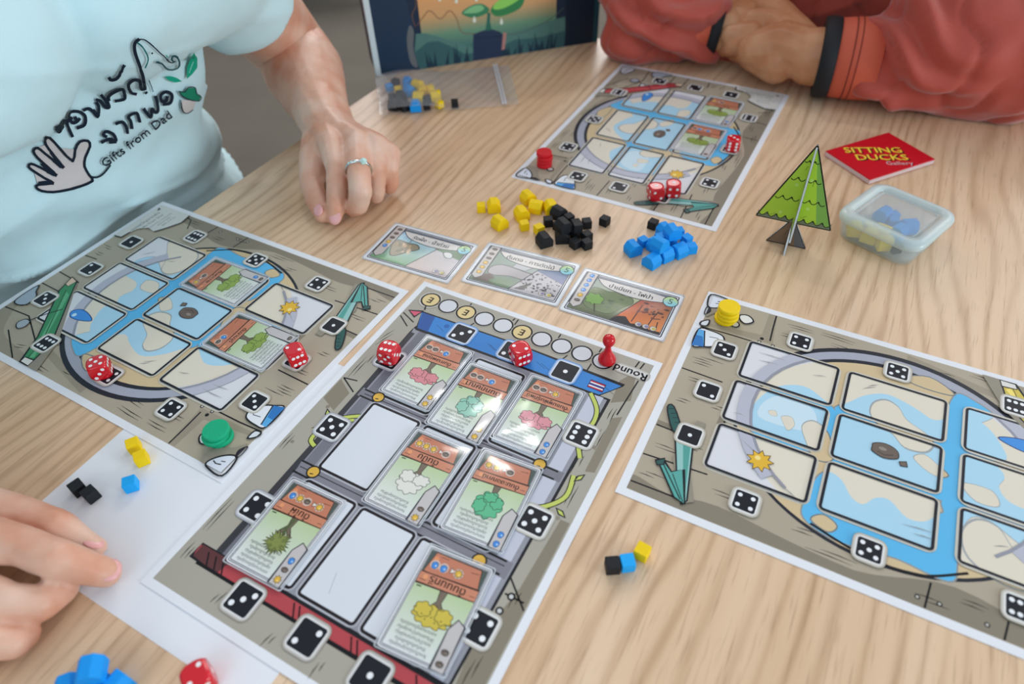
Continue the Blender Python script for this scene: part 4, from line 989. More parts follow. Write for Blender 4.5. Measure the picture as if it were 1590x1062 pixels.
# ------------------------------------------------------------------ zip bag of tokens
M_BAG = sleeve_mat(); M_BAG.name = 'clear_bag_film'
for n_ in M_BAG.node_tree.nodes:
    if n_.type == 'BSDF_TRANSPARENT': n_.inputs[0].default_value = (0.985, 0.985, 0.99, 1)
    if n_.type == 'BSDF_GLOSSY': n_.inputs['Roughness'].default_value = .16
    if n_.type == 'MATH' and n_.operation == 'MULTIPLY_ADD': n_.inputs[2].default_value = .05
    if n_.type == 'BUMP': n_.inputs['Strength'].default_value = .8
    if n_.type == 'TEX_NOISE': n_.inputs['Scale'].default_value = 70
_nt = M_BAG.node_tree
_df = _nt.nodes.new('ShaderNodeBsdfDiffuse'); _df.inputs[0].default_value = (.82, .83, .86, 1)
_m2 = _nt.nodes.new('ShaderNodeMixShader'); _m2.inputs[0].default_value = .13
_src = _nt.nodes['Material Output'].inputs['Surface'].links[0].from_socket
_nt.links.new(_src, _m2.inputs[1]); _nt.links.new(_df.outputs[0], _m2.inputs[2]); _nt.links.new(_m2.outputs[0], _nt.nodes['Material Output'].inputs['Surface'])
q00, q10, q11, q01 = at(590, 181, .001), at(806, 163, .001), at(790, 102, .001), at(584, 123, .001)
bag = empty('zip_bag', tuple(q00), 0, 'clear zip bag holding tokens in front of the upright box', 'plastic bag')
for part, sgn in (('film_top', 1), ('film_bottom', 0)):
    bm = bmesh.new(); nx, ny = 40, 16; g = []
    for i in range(nx + 1):
        r = []
        for j in range(ny + 1):
            u, v = i / nx, j / ny
            P = (q00.lerp(q10, u)).lerp(q01.lerp(q11, u), v)
            edge = min(1, 7 * min(u, 1 - u, v, 1 - v) + 0)
            dome = max(0, 1 - ((u - .20) / .27) ** 2) ** .5 * max(0, 1 - ((v - .47) / .52) ** 2) ** .5
            z = .0012 + (.0195 * dome + .0016 * (1 + math.sin(u * 17 + v * 6)) * edge * (1 - dome) * .6) * sgn if sgn else .0006
            r.append(bm.verts.new((P.x - q00.x, P.y - q00.y, z)))
        g.append(r)
    for i in range(nx):
        for j in range(ny): bm.faces.new((g[i][j], g[i + 1][j], g[i + 1][j + 1], g[i][j + 1]))
    bm_obj(part, bm, M_BAG, bag, True)
bm = bmesh.new()
for u in (.885, .905):
    a, b = q00.lerp(q10, u) - q00, q01.lerp(q11, u) - q00; d = (q10 - q00).normalized() * .0011
    v = [bm.verts.new((p.x, p.y, z)) for z in (.0028, .0042) for p in (a - d, a + d, b + d, b - d)]
    for f in ((0, 3, 2, 1), (4, 5, 6, 7), (0, 1, 5, 4), (1, 2, 6, 5), (2, 3, 7, 6), (3, 0, 4, 7)): bm.faces.new([v[i] for i in f])
bm_obj('zip_strip', bm, mat('zip_plastic', (226, 228, 236), 0.3, alpha=.7), bag)
BT = [(633, 128, 'b', 'h', 0, 10), (636, 140, 'b', 'h', 0, 30), (648, 132, 'y', 'h', 0, 60), (656, 141, 'y', 'h', 0, 10), (650, 150, 'y', 'h', 0, 80), (668, 136, 'y', 'c', 0, 20), (676, 148, 'y', 'h', 0, 100), (682, 160, 'y', 'c', 0, 40),
      (618, 138, 'y', 'c', 0, 20), (622, 150, 'k', 'h', 0, 20), (608, 150, 'k', 'c', 0, 10), (645, 164, 'b', 'h', 0, 5), (628, 163, 'k', 'h', 0, 40), (612, 162, 'k', 'h', 0, 70), (662, 162, 'k', 'c', 0, 12), (664, 152, 'k', 'c', 0, 50), (604, 134, 'b', 'c', 0, 30), (614, 126, 'k', 'c', 0, 60)]
bag_lab = ['blue house token at the far side of the bag', 'blue house token in the middle of the bag', 'yellow house token at the far middle of the bag', 'yellow house token right in the bag centre', 'yellow house token near the bag centre, lower', 'yellow cube at the far right of the bagged heap', 'yellow house token at the right of the bagged heap', 'yellow cube at the near right end of the bagged heap',
           'yellow cube at the left of the bag', 'black house token left in the bag', 'black cube at the far left of the bag', 'blue house token at the near edge of the bag', 'black house token near the front of the bag', 'black house token at the near left of the bag', 'black cube right of the near blue token in the bag', 'black cube behind the near blue token in the bag', 'blue cube at the back left corner of the bag', 'black cube at the back edge of the bag']
it = []
for (px, py, c, k, lv, dg) in BT:
    p = at(px, py, .007); it.append((p.x, p.y, .0016, k, dg))
PP = relax(it, (.0046, .0062))
for q, b_, lb in zip(PP, BT, bag_lab): token(b_[3], b_[2], q[0], q[1], q[2], math.radians(b_[5]), lb, 'tokens inside the zip bag')
p = at(706, 160, .006); token('c', 'k', p.x, p.y, .0016, .1, 'single black cube apart from the heap inside the bag')

# ------------------------------------------------------------------ standing paper tree
A1, A2 = at(1190, 373), at(1250, 386); ax = (A2 - A1).normalized(); an = Vector((ax.y, -ax.x, 0)); mid = (A1 + A2) / 2
def tpn(px, py):
    q = on_plane(px, py, mid, an); return ((q - mid).dot(ax) * 1000, q.z * 1000)
out = [tpn(*p) for p in ((1268, 225), (1287, 357), (1236, 345), (1250, 386), (1190, 373), (1221, 342), (1172, 333))]
hw = (abs(out[1][0]) + abs(out[6][0])) / 2; top = out[0][1]; zb_ = (out[1][1] + out[6][1]) / 2; bw_ = (A2 - A1).length * 500
TREE = [(0, top), (hw, zb_), (3.2, zb_ + .6), (bw_, 0), (-bw_, 0), (-3.2, zb_ + .6), (-hw, zb_)]
tr = empty('paper_tree', tuple(mid), math.atan2(ax.y, ax.x), 'standing paper fir tree made of two slotted cards', 'paper tree')
def tree_art():
    A = Art()
    G, GD = (172, 206, 66), (126, 172, 84)
    A.poly([(0, top), (hw, zb_), (-hw, zb_)], G); A.poly([(0, top), (hw, zb_), (hw * .62, zb_)], GD)
    A.poly([(-3, zb_), (3, zb_), (bw_, 0), (-bw_, 0)], (128, 104, 84)); A.poly([(1.2, zb_), (3, zb_), (bw_, 0), (bw_ * .45, 0)], (100, 100, 104))
    H = top - zb_
    for fr, n in ((.80, 3), (.58, 4), (.32, 6), (.04, 8)):
        y = zb_ + H * fr; w = hw * (1 - fr) * 1.02; x = -w; st = 2 * w / n
        pts = []
        for k in range(n):
            for t in range(6): pts.append((x + st * (k + t / 5), y - math.sin(PI * t / 5) * st * .48 + (.9 if fr > .1 else 2.6)))
        if fr < .1:
            A.poly([p for p in pts] + [(w, zb_), (-w, zb_)], (116, 124, 104))
        A.stroke([p for p in pts if abs(p[0]) < w * 1.0], .75, (28, 40, 26))
    for a, b in (((-10, 20), (-6, 24)), ((-20, 3.5), (-16, 6)), ((5, 6), (9, 9)), ((6, 37), (6, 43)), ((-3, 50), (-2, 54)), ((15, 5), (18, 3.5)), ((-2, -8), (-4, -15))): A.stroke([(a[0], a[1] + zb_), (b[0], b[1] + zb_)], .9, (40, 60, 30), taper=True)
    for x, y in ((-6, 36), (-12, 8), (8, 16), (4, 42)): A.poly(circ(x, y + zb_, 1.4, 8), (186, 218, 120))
    A.stroke([TREE[0], TREE[1]], .9, (24, 30, 26)); A.stroke([TREE[6], TREE[0]], .9, (24, 30, 26)); A.stroke([TREE[6], (-3, zb_), (-bw_, .3), (bw_, .3), (3, zb_), TREE[1]], .9, (24, 30, 26))
    return A.mesh('printed_face')
TA = tree_art()
M_EDGE = mat('paper_edge', (226, 230, 232), .5)
for k, rz in enumerate((0, PI / 2 + .05)):
    h = empty('tree_card', (0, 0, 0), 0) if False else None
    bm = bmesh.new(); prism_bm(bm, [(x / 1000, y / 1000) for x, y in TREE], -.0007, .0007, Matrix.Rotation(rz, 4, 'Z') @ Matrix(((1, 0, 0, 0), (0, 0, -1, 0), (0, 1, 0, 0), (0, 0, 0, 1))))
    cdo = bm_obj('tree_panel', bm, M_EDGE, tr)
    for s in (1, -1):
        o = bpy.data.objects.new('printed_face', TA); C.objects.link(o); o.parent = cdo
        o.matrix_local = Matrix.Rotation(rz + (0 if s > 0 else PI), 4, 'Z') @ Matrix(((1, 0, 0, 0), (0, 0, -1, -.00072), (0, 1, 0, 0), (0, 0, 0, 1)))

# ------------------------------------------------------------------ red card pack
P = [at(1284, 234, .006), at(1378, 204, .006), at(1455, 247, .006), at(1349, 277, .006)]
ctr = sum(P, Vector()) / 4; e = ((P[2] - P[1]) + (P[3] - P[0])).normalized(); e2 = ((P[1] - P[0]) + (P[2] - P[3])); wx = ((P[2] - P[1]).length + (P[3] - P[0]).length) / 2; wy = e2.length / 2
rp = empty('card_pack', (ctr.x, ctr.y, 0), math.atan2(e.y, e.x), 'flat red card pack with bubbly yellow lettering', 'card pack')
bm = bmesh.new(); box_bm(bm, -wx / 2, wx / 2, -wy / 2, wy / 2, 0, .0055, bevel=.0005); bm_obj('pack_box', bm, mat('red_card', (204, 10, 30), .4, .25), rp)
bm = bmesh.new(); box_bm(bm, -wx / 2 + .001, wx / 2 + .0006, -wy / 2 - .0004, wy / 2 - .001, .0008, .0046); bm_obj('white_edge', bm, mat('pack_edge', (214, 190, 190), .5), rp)
A = Art(); a_, b_ = wx * 1000, wy * 1000
A.poly([(-a_ / 2 + 1, -b_ / 2 + 1), (a_ / 2 - 1, -b_ / 2 + 1), (a_ / 2 - 1, b_ / 2 - 1), (-a_ / 2 + 1, b_ / 2 - 1)], (204, 14, 34))
tdir = at(1425, 237) - at(1310, 237); trot = math.atan2(tdir.y, tdir.x) - math.atan2(e.y, e.x)
cs, sn = math.cos(trot), math.sin(trot)
def tl(x, y): return (x * cs - y * sn, x * sn + y * cs)
for txt, yy, sz in (('SITTING', 8.6, 15), ('DUCKS', -5.6, 15)):
    for dx, dy, c_ in ((1.6, -1.6, (60, 20, 24)), (.9, -.9, (60, 20, 24)), (.5, .3, (120, 70, 20)), (-.5, .3, (120, 70, 20)), (.25, .2, (248, 206, 60)), (-.25, -.2, (248, 206, 60)), (0, 0, (250, 214, 70))):
        x, y = tl(dx - 4 + (4 if yy < 0 else 0), yy + dy); A.text(txt, x, y, sz, rot=trot, col=c_, sx=1.05)
x, y = tl(14, -17); A.text('Gallery', x, y, 9, rot=trot, col=(40, 20, 30)); x, y = tl(13.6, -16.6); A.text('Gallery', x, y, 9, rot=trot, col=(226, 190, 190))
o = bpy.data.objects.new('printed_top', A.mesh('printed_top')); C.objects.link(o); o.parent = rp; o.location = (0, 0, .0056)

# ------------------------------------------------------------------ plastic tub with lid
M_TUB = bpy.data.materials.new('clear_tub_plastic'); M_TUB.use_nodes = True
def frosted(m, tcol, mixw, dcol, rough):
    nt = m.node_tree; nt.nodes.remove(nt.nodes['Principled BSDF']) if 'Principled BSDF' in nt.nodes else None
    t = nt.nodes.new('ShaderNodeBsdfTransparent'); t.inputs[0].default_value = (*tcol, 1)
    p = nt.nodes.new('ShaderNodeBsdfPrincipled'); p.inputs['Base Color'].default_value = (*lin(dcol), 1); p.inputs['Roughness'].default_value = rough
    mx = nt.nodes.new('ShaderNodeMixShader'); mx.inputs[0].default_value = mixw
    nt.links.new(t.outputs[0], mx.inputs[1]); nt.links.new(p.outputs[0], mx.inputs[2]); nt.links.new(mx.outputs[0], nt.nodes['Material Output'].inputs['Surface'])
frosted(M_TUB, (.95, .97, .97), .22, (222, 232, 236), .15)
M_LID = bpy.data.materials.new('frosted_lid_plastic'); M_LID.use_nodes = True; frosted(M_LID, (.93, .97, .97), .62, (218, 234, 236), .25)
M_LIDC = bpy.data.materials.new('clear_lid_plastic'); M_LIDC.use_nodes = True; frosted(M_LIDC, (.94, .97, .98), .36, (214, 224, 228), .12)
LH = .026
LP = [at(1311, 332, LH), at(1386, 282, LH), at(1479, 322, LH), at(1403, 392, LH)]
lc = (LP[0] + LP[1] + LP[2] + LP[3]) / 4; le = ((LP[1] - LP[0]) + (LP[2] - LP[3])).normalized(); lf = Vector((-le.y, le.x, 0))
LS = (((LP[1] - LP[0]).length + (LP[2] - LP[3]).length) / 2 + ((LP[3] - LP[0]).length + (LP[2] - LP[1]).length) / 2) / 2 * 1000 + 3
tub = empty('plastic_tub', (lc.x, lc.y, 0), math.atan2(le.y, le.x), 'small square translucent tub with a frosted snap-on lid', 'food container')
def rsq_loft(name, rings, m, cap0=True, cap1=True):
    bm = bmesh.new(); R = []
    for (w, r, z) in rings: R.append([bm.verts.new((x / 1000, y / 1000, z)) for x, y in rr(0, 0, w, w, r, 6)])
    n = len(R[0])
    for a, b in zip(R, R[1:]):
        for i in range(n): bm.faces.new((a[i], a[(i + 1) % n], b[(i + 1) % n], b[i]))
    if cap0: bm.faces.new(R[0][::-1])
    if cap1: bm.faces.new(R[-1])
    return bm_obj(name, bm, m, tub, True)
rsq_loft('tub_body', [(LS - 20, 8, .0012), (LS - 14, 10, .0003), (LS - 10, 11, .002), (LS - 7, 11, .008), (LS - 5, 12, .0195), (LS - 7, 11, .0195), (LS - 9, 10, .009), (LS - 12, 10, .0032), (LS - 22, 8, .0028)], M_TUB)
rsq_loft('lid_rim', [(LS - 3, 12, .0185), (LS, 13, .0190), (LS + .6, 13, .0225), (LS - 1.5, 13, .0255), (LS - 8, 12, .0268), (LS - 17, 8, .0268), (LS - 19, 6, .0240)], M_LID, False, False)
rsq_loft('lid_panel', [(LS - 19, 6, .0240), (LS - 20, 6, .0232), (LS - 24, 5, .0236)], M_LIDC, False, True)
rsq_loft('lid_ridge', [(LS - 26, 4, .0241), (LS - 25, 4, .0252), (LS - 24, 4, .0252), (LS - 23, 4, .0241)], M_LIDC, False, False)
_tb = [(1337, 368, 'y', 'h', 'yellow token at the left corner inside the tub'), (1350, 373, 'y', 'h', 'yellow token next to the left corner inside the tub'), (1362, 378, 'y', 'h', 'yellow token at the middle of the near wall inside the tub'),
       (1378, 384, 'k', 'c', 'dark token at the near corner inside the tub'), (1352, 356, 'y', 'c', 'yellow cube in the second row inside the tub'), (1370, 362, 'y', 'h', 'yellow token in the middle of the tub'), (1390, 362, 'b', 'h', 'blue token right of the middle inside the tub'),
       (1407, 356, 'b', 'h', 'blue token at the right inside the tub'), (1384, 346, 'b', 'c', 'blue cube in the middle of the tub'), (1372, 338, 'b', 'h', 'blue token at the far left inside the tub'), (1396, 330, 'b', 'c', 'blue cube at the far side inside the tub')]
_P = relax([(at(a_[0], a_[1], .006).x, at(a_[0], a_[1], .006).y, 0, a_[3], 0) for a_ in _tb])
_h = (LS - 30) / 2000
for q, (px, py, c, kd, lb) in zip(_P, _tb):
    v_ = Vector((q[0] - lc.x, q[1] - lc.y, 0)); x = max(-_h, min(_h, v_.dot(le))); y = max(-_h, min(_h, v_.dot(lf)))
    w_ = Vector((lc.x, lc.y, 0)) + le * x + lf * y
    token(kd, c, w_.x, w_.y, .0036, px * .7, lb, 'tokens inside the tub')

# ------------------------------------------------------------------ blurred chair behind
ch = empty('chair', (-.80, 3.50, -.74), .3, 'dark blurred chair with a white leg far behind, at the top edge', 'chair')
for x, y in ((-.2, -.2), (.2, -.2), (-.2, .2), (.2, .2)):
    bm = bmesh.new(); box_bm(bm, x - .02, x + .02, y - .02, y + .02, 0, .44, bevel=.006); bm_obj('leg', bm, mat('white_painted_leg', (220, 226, 226), .5), ch)
bm = bmesh.new(); box_bm(bm, -.24, .24, -.24, .24, .44, .49, bevel=.015); bm_obj('seat', bm, mat('dark_fabric', (34, 34, 34), .8), ch)
bm = bmesh.new(); box_bm(bm, -.24, .24, .20, .25, .49, .92, bevel=.015); bm_obj('backrest', bm, mat('dark_fabric'), ch)
# ------------------------------------------------------------------ people
def cone_cloud(chains):
    """union of round cones: each chain is a list of (point, radius)"""
    bm = bmesh.new()
    for ch in chains:
        for (p0, r0), (p1, r1) in zip(ch, ch[1:]):
            t = bmesh.new()
            for p, r in ((p0, r0), (p1, r1)):
                rs = r if isinstance(r, (tuple, list)) else (r, r, r)
                bmesh.ops.create_icosphere(t, subdivisions=2 if max(rs) < .03 else 3, radius=1.0, matrix=Matrix.Translation(p) @ Matrix.Diagonal((*rs, 1)))
            h = bmesh.ops.convex_hull(t, input=t.verts[:])
            bmesh.ops.delete(t, geom=list({g for g in h['geom_interior'] + h['geom_unused'] if isinstance(g, bmesh.types.BMVert)}), context='VERTS')
            me = bpy.data.meshes.new('tmp'); t.to_mesh(me); t.free(); bm.from_mesh(me); bpy.data.meshes.remove(me)
    me = bpy.data.meshes.new('cones'); bm.to_mesh(me); bm.free(); return me
def fuse(me, voxel, iters, fac=.5, extra=None):
    o = bpy.data.objects.new('tmp', me); C.objects.link(o)
    m = o.modifiers.new('r', 'REMESH'); m.mode = 'VOXEL'; m.voxel_size = voxel; m.use_smooth_shade = True
    s = o.modifiers.new('s', 'SMOOTH'); s.iterations = iters; s.factor = fac
    r = bpy.data.meshes.new_from_object(o.evaluated_get(bpy.context.evaluated_depsgraph_get()))
    bpy.data.objects.remove(o); bpy.data.meshes.remove(me)
    return r
def join_meshes(name, ms):
    bm = bmesh.new()
    for m in ms: bm.from_mesh(m)
    me = bpy.data.meshes.new(name); bm.to_mesh(me); bm.free()
    for p in me.polygons: p.use_smooth = True
    return me
def displace(me, fn):
    me.update(); ns = [v.normal.copy() for v in me.vertices]
    for v, n in zip(me.vertices, ns): v.co += n * fn(v.co)
def skin_mat(name, a, b, c):
    m = bpy.data.materials.new(name); m.use_nodes = True; nt = m.node_tree; p = nt.nodes['Principled BSDF']; N = nt.nodes.new
    tc = N('ShaderNodeTexCoord'); n1 = N('ShaderNodeTexNoise'); n1.inputs['Scale'].default_value = 26; n1.inputs['Detail'].default_value = 5
    r = N('ShaderNodeValToRGB'); e = r.color_ramp.elements; e[0].position = .34; e[0].color = (*lin(a), 1); e[1].position = .66; e[1].color = (*lin(c), 1); x = e.new(.5); x.color = (*lin(b), 1)
    nt.links.new(tc.outputs['Object'], n1.inputs['Vector']); nt.links.new(n1.outputs['Fac'], r.inputs[0]); nt.links.new(r.outputs[0], p.inputs['Base Color'])
    p.inputs['Roughness'].default_value = .48; p.inputs['Subsurface Weight'].default_value = .18; p.inputs['Subsurface Radius'].default_value = (.010, .004, .002); p.inputs['Subsurface Scale'].default_value = .4
    n2 = N('ShaderNodeTexNoise'); n2.inputs['Scale'].default_value = 420; n2.inputs['Detail'].default_value = 3; bp_ = N('ShaderNodeBump'); bp_.inputs['Strength'].default_value = .25; bp_.inputs['Distance'].default_value = .0006
    nt.links.new(tc.outputs['Object'], n2.inputs['Vector']); nt.links.new(n2.outputs['Fac'], bp_.inputs['Height']); nt.links.new(bp_.outputs['Normal'], p.inputs['Normal'])
    return m
SK1 = skin_mat('fair_skin', (214, 150, 122), (222, 172, 148), (228, 190, 170)); SK2 = skin_mat('tan_skin', (186, 122, 82), (198, 138, 98), (206, 152, 114))
M_NAIL = mat('fingernail', (232, 170, 168), .25, .5)
def nail(body, p, direction, up, w=.0055, l=.0065):
    bm = bmesh.new(); bmesh.ops.create_uvsphere(bm, u_segments=12, v_segments=8, radius=1)
    d = Vector(direction).normalized(); u = Vector(up).normalized(); s = d.cross(u).normalized(); u = s.cross(d)
    M = Matrix(((d.x * l, s.x * w, u.x * .0014, p[0]), (d.y * l, s.y * w, u.y * .0014, p[1]), (d.z * l, s.z * w, u.z * .0014, p[2]), (0, 0, 0, 1)))
    for v in bm.verts: v.co = M @ v.co
    return bm_obj('fingernail', bm, M_NAIL, body, True)
def V(*a): return Vector(a)

def head_chains(c, face, r=.092):
    """skull, jaw, nose, ears on a neck; c = head centre, face = unit facing vector"""
    l = Vector((-face.y, face.x, 0)); z = Vector((0, 0, 1))
    ch = [[(c + z * .022 - face * .012, .088), (c + z * .02 + face * .01, .084)], [(c + face * .01, .078), (c - z * .07 + face * .035, .052)],
          [(c - z * .085 + face * .05, .030), (c - z * .088 + face * .058, .024)],
          [(c + z * .012 + face * .088, .009), (c - z * .020 + face * .104, .013)], [(c - z * .022 + face * .094 + l * .010, .008), (c - z * .022 + face * .094 - l * .010, .008)],
          [(c - z * .048 + face * .084 + l * .018, .006), (c - z * .048 + face * .090, .0075)], [(c - z * .048 + face * .084 - l * .018, .006), (c - z * .048 + face * .090, .0075)],
          [(c - z * .058 + face * .084 + l * .013, .0065), (c - z * .058 + face * .084 - l * .013, .0065)]]
    for s in (1, -1):
        e = c + l * (.082 * s) - face * .008; ch.append([(e + z * .020, (.010, .010, .016)), (e - z * .022, (.006, .006, .010))])
        ch.append([(c + z * .026 + face * .076 + l * .040 * s, .008), (c + z * .030 + face * .082 + l * .014 * s, .008)])
    return ch
def add_face(person, c, face, hair_col, long_hair=False):
    l = Vector((-face.y, face.x, 0)); z = Vector((0, 0, 1))
    for s in (1, -1):
        e = c + face * .078 + l * .031 * s + z * .008
        bm = bmesh.new(); bmesh.ops.create_uvsphere(bm, u_segments=14, v_segments=10, radius=.0115, matrix=Matrix.Translation(e)); eo = bm_obj('eye', bm, mat('eye_white', (236, 234, 230), .2), person, True)
        bm = bmesh.new(); bmesh.ops.create_uvsphere(bm, u_segments=12, v_segments=8, radius=.0058, matrix=Matrix.Translation(e + face * .0072)); bm_obj('iris', bm, mat('dark_iris', (48, 32, 24), .15), eo, True)
    chs = [[(c + z * .040 - face * .030, .094), (c + z * .048 + face * .016, .082)], [(c - face * .045 + z * .02, .082), (c - face * .06 - z * .05, .060)]]
    if long_hair:
        for s in (1, -1): chs.append([(c + l * .062 * s + z * .02 - face * .02, .045), (c + l * .08 * s - z * .16 - face * .03, .032)])
    bm_m = fuse(cone_cloud(chs), .006, 3); displace(bm_m, lambda q: .004 * noise.noise(q * 60))
    link('hair', bm_m, person, mat('hair_' + hair_col, (26, 22, 22), .45, .4), True)

# ---- person in the pale T-shirt ------------------------------------------------
M_TEE = mat('pale_blue_tshirt_cotton', (206, 238, 246), .85, .2, bump=.3, bscale=1500, sheen=.2)
M_TROUS = mat('grey_trousers_cotton', (128, 132, 136), .9, .1, bump=.3, bscale=900)
p1 = empty('person', tuple(tp(-.05, -.15, -.30)), 0, 'person in a pale blue printed T-shirt, ringed hand resting on the table', 'person')
org1 = Vector(p1.location)
def P1(s, d, z): return tp(s, d, z) - org1
def A1p(px, py, z): return at(px, py, z) - org1
# left hand (with the ring)
W1 = A1p(512, 200, .034); E1 = P1(.262, -.092, .044)
mids = E1.lerp(W1, .35)
hand_l = [
    [(E1, .043), (mids + V(0, 0, .004), .045), (E1.lerp(W1, .75), .031), (W1, .0265)],
    [(W1, .0255), (A1p(533, 222, .036), .0235)],
    [(W1 + V(-.006, 0, .0), .020), (A1p(517, 226, .046), .0140)], [(W1, .020), (A1p(556, 222, .048), .0140)], [(W1, .019), (A1p(585, 228, .045), .0130)], [(W1 + V(.006, 0, -.002), .018), (A1p(604, 240, .039), .0120)],
    [(A1p(517, 226, .046), .0140), (A1p(524, 262, .042), .0108), (A1p(523, 295, .030), .0100), (A1p(521, 322, .017), .0090), (A1p(519, 337, .0085), .0078)],
    [(A1p(556, 222, .048), .0140), (A1p(557, 262, .046), .0112), (A1p(560, 296, .036), .0108), (A1p(556, 318, .020), .0095), (A1p(548, 324, .0095), .0085)],
    [(A1p(585, 228, .045), .0130), (A1p(584, 262, .038), .0100), (A1p(584, 294, .018), .0093), (A1p(583, 304, .010), .0082)],
    [(A1p(604, 240, .039), .0120), (A1p(606, 262, .030), .0088), (A1p(607, 284, .014), .0082), (A1p(605, 290, .009), .0076)],
    [(W1 + V(-.010, -.004, -.006), .019), (A1p(490, 250, .026), .0165), (A1p(483, 283, .020), .0115), (A1p(492, 312, .014), .0105), (A1p(502, 333, .0095), .0085)],
    [(A1p(500, 232, .034), .0155), (A1p(545, 240, .034), .017), (A1p(585, 245, .030), .015)]]
arm_l = fuse(cone_cloud(hand_l), .0016, 5)
def veins(q): return .0007 * noise.noise(q * 45) + .0003 * noise.noise(q * 160)
displace(arm_l, veins)
# right hand on the blank sheet, arm bending back to the shoulder
W2 = A1p(-150, 840, .034); E2 = V(-.60, .27, .055) - org1; S2 = P1(-.21, -.02, .20)
hand_r = [
    [(E2, .043), (E2.lerp(W2, .35), .044), (E2.lerp(W2, .8), .030), (W2, .026)],
    [(W2, .022), (A1p(-30, 838, .034), .0140), (A1p(35, 848, .032), .0112), (A1p(85, 868, .028), .0112), (A1p(130, 880, .018), .0098), (A1p(165, 889, .0100), .0084)],
    [(W2, .021), (A1p(-45, 918, .028), .0130), (A1p(14, 936, .024), .0103), (A1p(62, 936, .017), .0102), (A1p(96, 914, .0105), .0090)],
    [(W2, .020), (A1p(-60, 985, .026), .0125), (A1p(-15, 996, .020), .0095), (A1p(20, 998, .014), .0092), (A1p(36, 985, .0098), .0084)],
    [(W2, .020), (A1p(-90, 1010, .022), .0115), (A1p(-50, 1030, .016), .0090), (A1p(-30, 1020, .0095), .0082)],
    [(W2 + V(0, .004, -.004), .020), (A1p(-40, 786, .024), .0145), (A1p(40, 800, .021), .0106), (A1p(88, 818, .018), .0104), (A1p(122, 836, .011), .0080), (A1p(148, 849, .0080), .0064)],
    [(A1p(-70, 830, .028), .015), (A1p(-80, 900, .026), .016), (A1p(-90, 965, .024), .014)]]
arm_r = fuse(cone_cloud(hand_r), .0015, 3); displace(arm_r, veins)
hc = P1(-.05, .085, .42); fc = NRM.copy()
S1 = P1(.115, -.02, .20)
body_lo = [[(E1, .043), (E1.lerp(S1, .5), .048), (S1, .052)], [(E2, .043), (E2.lerp(S2, .5), .048), (S2, .052)],
           [(S1, .050), (P1(-.05, -.05, .215), .052), (S2, .050)], [(P1(-.05, -.03, .225), .050), (P1(-.05, .045, .36), .048)],
           ] + head_chains(hc, fc)
body = join_meshes('body', [arm_l, arm_r, fuse(cone_cloud(body_lo), .005, 4)])
body_o = link('body', body, p1, SK1, True)
add_face(p1, hc, fc, 'black')
zz = V(0, 0, 1)
nail(body_o, A1p(520, 337, .0125), (A1p(519, 345, .006) - A1p(521, 322, .017)), zz + NRM * .1, .0058, .0075)
nail(body_o, A1p(494, 326, .0165), (A1p(502, 336, .009) - A1p(492, 312, .014)), zz - V(.6, 0, 0), .0052, .0070)
nail(body_o, A1p(171, 885, .0135), (A1p(180, 890, .0095) - A1p(150, 884, .014)), zz + V(.25, 0, 0), .0068, .0058)
nail(body_o, A1p(145, 842, .0125), (A1p(150, 848, .0085) - A1p(122, 836, .012)), zz + V(0, .5, 0), .0045, .0065)
# ring
rc = A1p(557, 264, .045); rdir = (A1p(560, 296, .036) - A1p(557, 250, .047)).normalized()
bm = bmesh.new(); q = rdir.to_track_quat('Z', 'Y').to_matrix().to_4x4(); R, r_ = .0118, .0010; n1_, n2_ = 36, 8
vs = [[bm.verts.new(rc + (q @ Vector(((R + r_ * math.cos(b)) * math.cos(a), (R + r_ * math.cos(b)) * math.sin(a), 1.6 * r_ * math.sin(b))))) for b in [2 * PI * j / n2_ for j in range(n2_)]] for a in [2 * PI * i / n1_ for i in range(n1_)]]
for i in range(n1_):
    for j in range(n2_): bm.faces.new((vs[i][j], vs[(i + 1) % n1_][j], vs[(i + 1) % n1_][(j + 1) % n2_], vs[i][(j + 1) % n2_]))
M_SIL = mat('silver', (214, 220, 222), .18, metal=1.0)
ring = bm_obj('ring', bm, M_SIL, p1, True); ring['label'] = 'silver ring with a pale stone'
upv = (zz - rdir * zz.dot(rdir)).normalized(); side = rdir.cross(upv).normalized()
if side.x < 0: side = -side
bm = bmesh.new(); gc = rc + (upv * .86 + side * .5).normalized() * .0125
bmesh.ops.create_icosphere(bm, subdivisions=1, radius=.0036, matrix=Matrix.Translation(gc)); go = bm_obj('gemstone', bm, mat('pale_gem', (196, 232, 226), .05, .9), ring)
bm = bmesh.new()
for k in range(3): bmesh.ops.create_icosphere(bm, subdivisions=1, radius=.0012, matrix=Matrix.Translation(rc + (upv + side * (-.1 - .3 * k)).normalized() * .0124))
bm_obj('small_stones', bm, mat('pale_gem'), ring)
# T-shirt: torso, sleeves
def ell(s, d, z, a, b):       # torso slice described by two offset spheres across the shoulders
    return [(P1(s - a, d, z), b), (P1(s + a, d, z), b)]
tee = []
prof = [(.0, -.245, -.24, .085, .112), (.0, -.225, -.13, .080, .110), (-.02, -.178, -.02, .072, .102), (-.04, -.140, .05, .070, .098), (-.05, -.108, .11, .082, .092), (-.05, -.074, .17, .092, .078), (-.05, -.030, .215, .080, .066), (-.05, -.010, .25, .03, .052)]
for a, b in zip(prof, prof[1:]):
    # a slab between two slices: hull of four spheres, done as two crossing chains plus their span
    qa, qb = ell(*a), ell(*b)
    tee += [[qa[0], qb[0]], [qa[1], qb[1]], [qa[0], qa[1]], [qb[0], qb[1]], [qa[0], qb[1]], [qa[1], qb[0]]]
    for f in (.33, .66):
        tee.append([(qa[0][0].lerp(qa[1][0], f), qa[0][1]), (qb[0][0].lerp(qb[1][0], f), qb[0][1])])
slv = S1.lerp(E1, .31)
